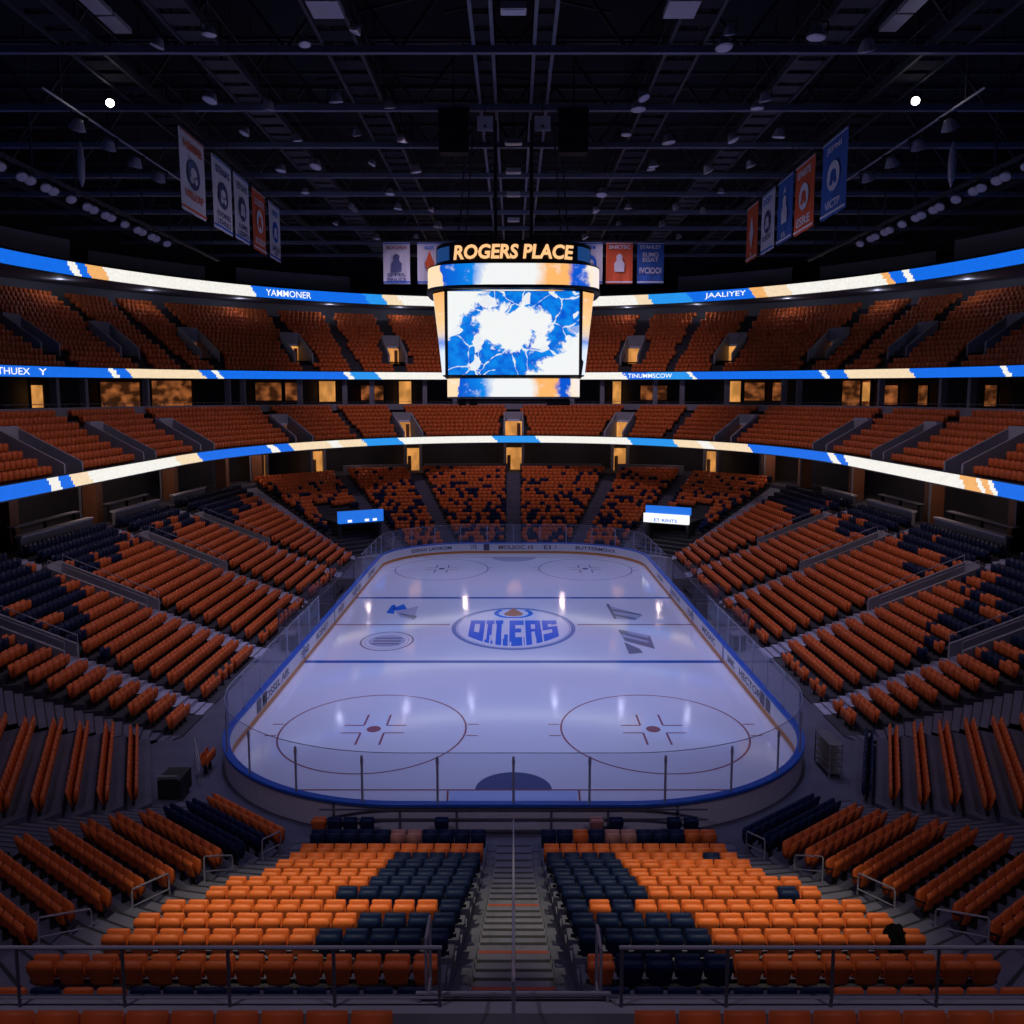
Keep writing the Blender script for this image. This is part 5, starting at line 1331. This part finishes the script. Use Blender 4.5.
    for k in range(6):
        mb = MB(); mb.hexa([(-.9, -.5 + k * .06, -k * .42 - .4), (.9, -.5 + k * .06, -k * .42 - .4), (.8, .4 + k * .06, -k * .42 - .4), (-.8, .4 + k * .06, -k * .42 - .4)], [(-.9, -.5 + k * .06, -k * .42), (.9, -.5 + k * .06, -k * .42), (.8, .4 + k * .06, -k * .42), (-.8, .4 + k * .06, -k * .42)], 'black'); local(mb, 'speaker_box', t)
    mb = MB(); mb.beam((0, 0, 0), (0, 0, 3), .1, .1, 'steel_d'); local(mb, 'hanger', t)
    x, d = at_z(81 if sg < 0 else 952, 165, 31.0)
    t = thing('furled_net', 'pale furled cloth hanging like a spindle over the %s stand' % side, 'furled cloth', (x, d, 32.5))
    mb = MB(); mb.lathe((0, 0, -2.9), [(.03, 0), (.2, .5), (.26, 1.5), (.18, 2.4), (.05, 2.9)], 'fixture', 10); local(mb, 'cloth', t)
    mb = MB(); mb.beam((0, 0, 0), (0, 0, 5.5), .04, .04, 'steel_d'); local(mb, 'cable', t)
for k, d in enumerate((44.5, 66, 74, 82, 93)):
    t = thing('centre_lamp', 'white lamp box on the roof centre line, %s from the camera' % ORD[k + 1], 'light fitting', (0, d, 33.9), 0, 'centre line lamps')
    mb = MB(); mb.box(-.6, .6, -.4, .4, -.25, .05, 'fixture'); local(mb, 'housing', t); mb = MB(); mb.box(-.5, .5, -.3, .3, -.29, -.25, 'lens'); local(mb, 'lens', t)
    mb = MB(); mb.beam((0, 0, 0), (0, 0, 3), .06, .06, 'steel_d'); local(mb, 'hanger', t)

# ================================================================== LIGHT
def spot(loc, to, col, watt, size, blend=1.0, rad=.4):
    l = bpy.data.lights.new('arena_spot', 'SPOT'); l.energy = watt; l.color = col; l.spot_size = math.radians(size); l.spot_blend = blend; l.shadow_soft_size = rad
    o = bpy.data.objects.new('arena_spot', l); COL.objects.link(o); o.location = loc
    d = Vector(to) - Vector(loc); o.rotation_euler = d.to_track_quat('-Z', 'Y').to_euler(); return o
ICEC = (.46, .51, 1.0)
for sg in (-1, 1):
    for d in (45.5, 55, 72, 86.5):
        spot((sg * 14.0, d, 33.2), (sg * 3.5, lerp(d, 62, .15), 0), ICEC, 11000, 62, 1.0, 2.0)
    spot((sg * 10, 36, 33.2), (sg * 4.5, 37.5, 0), ICEC, 5200, 50, 1.0, 1.5)
    # stand lighting, dim
    for d in (45.5, 63.5, 86.5):
        spot((sg * 7.0, d, 32.9), (sg * 25, d + 2, 4), (1.0, .74, 1.0), 4500, 84, 1.0, 2.4)
    # warm lamps over the near end
    spot((sg * 9.1, 9, 33.2), (sg * 5.0, 21.2, 4.0), (1.0, .92, .62), 32000, 20.5, 1.0)
    # added cool fill without a fitting, over the near corners and the boards
    spot((sg * 12, 4, 33.2), (sg * 8, 25, 2), (.80, .66, 1.0), 3700, 84, 1.0)
    spot((sg * 10, 93.5, 33.2), (sg * 10, 116, 10), (1.0, .74, 1.0), 5000, 95, 1.0)
    # downlights in the soffit of the press level
    for px in (60, 150, 240, 330, 400, 470):
        p = px if sg < 0 else 1027 - px
        q = q_at(p, 50, 57.5, 27.5); x, y = rp(q, 50, 57.5)
        l = bpy.data.lights.new('soffit_downlight', 'POINT'); l.energy = 55; l.color = (.75, .78, 1); l.shadow_soft_size = .15
        o = bpy.data.objects.new('soffit_downlight', l); COL.objects.link(o); o.location = (x, y, h3(y) - .95)
    # added warm point fill, no fittings, to brighten the loge level
    for px in (92, 170, 258, 365, 464):
        p = px if sg < 0 else 1027 - px
        q = q_at(p, 31.5, 43.5, 9, 2.8); x, y = rp(q, 31.5, 43.5, 2.8)
        l = bpy.data.lights.new('loge_fill', 'POINT'); l.energy = 110; l.color = (1, .70, .60); l.shadow_soft_size = .15
        o = bpy.data.objects.new('loge_fill', l); COL.objects.link(o); o.location = (x, y, h1(y) - .8)
w = bpy.data.worlds.new('dim arena air'); sc.world = w; w.use_nodes = True
w.node_tree.nodes['Background'].inputs['Color'].default_value = (.10, .13, .35, 1); w.node_tree.nodes['Background'].inputs['Strength'].default_value = .02
sc.view_settings.view_transform = 'Standard'; sc.view_settings.look = 'None'; sc.view_settings.exposure = 0; sc.view_settings.gamma = 1; sc.view_settings.use_curve_mapping = False
sc.cycles.use_denoising = True; sc.cycles.max_bounces = 6; sc.cycles.transparent_max_bounces = 16
sc.cycles.sample_clamp_indirect = 4.0
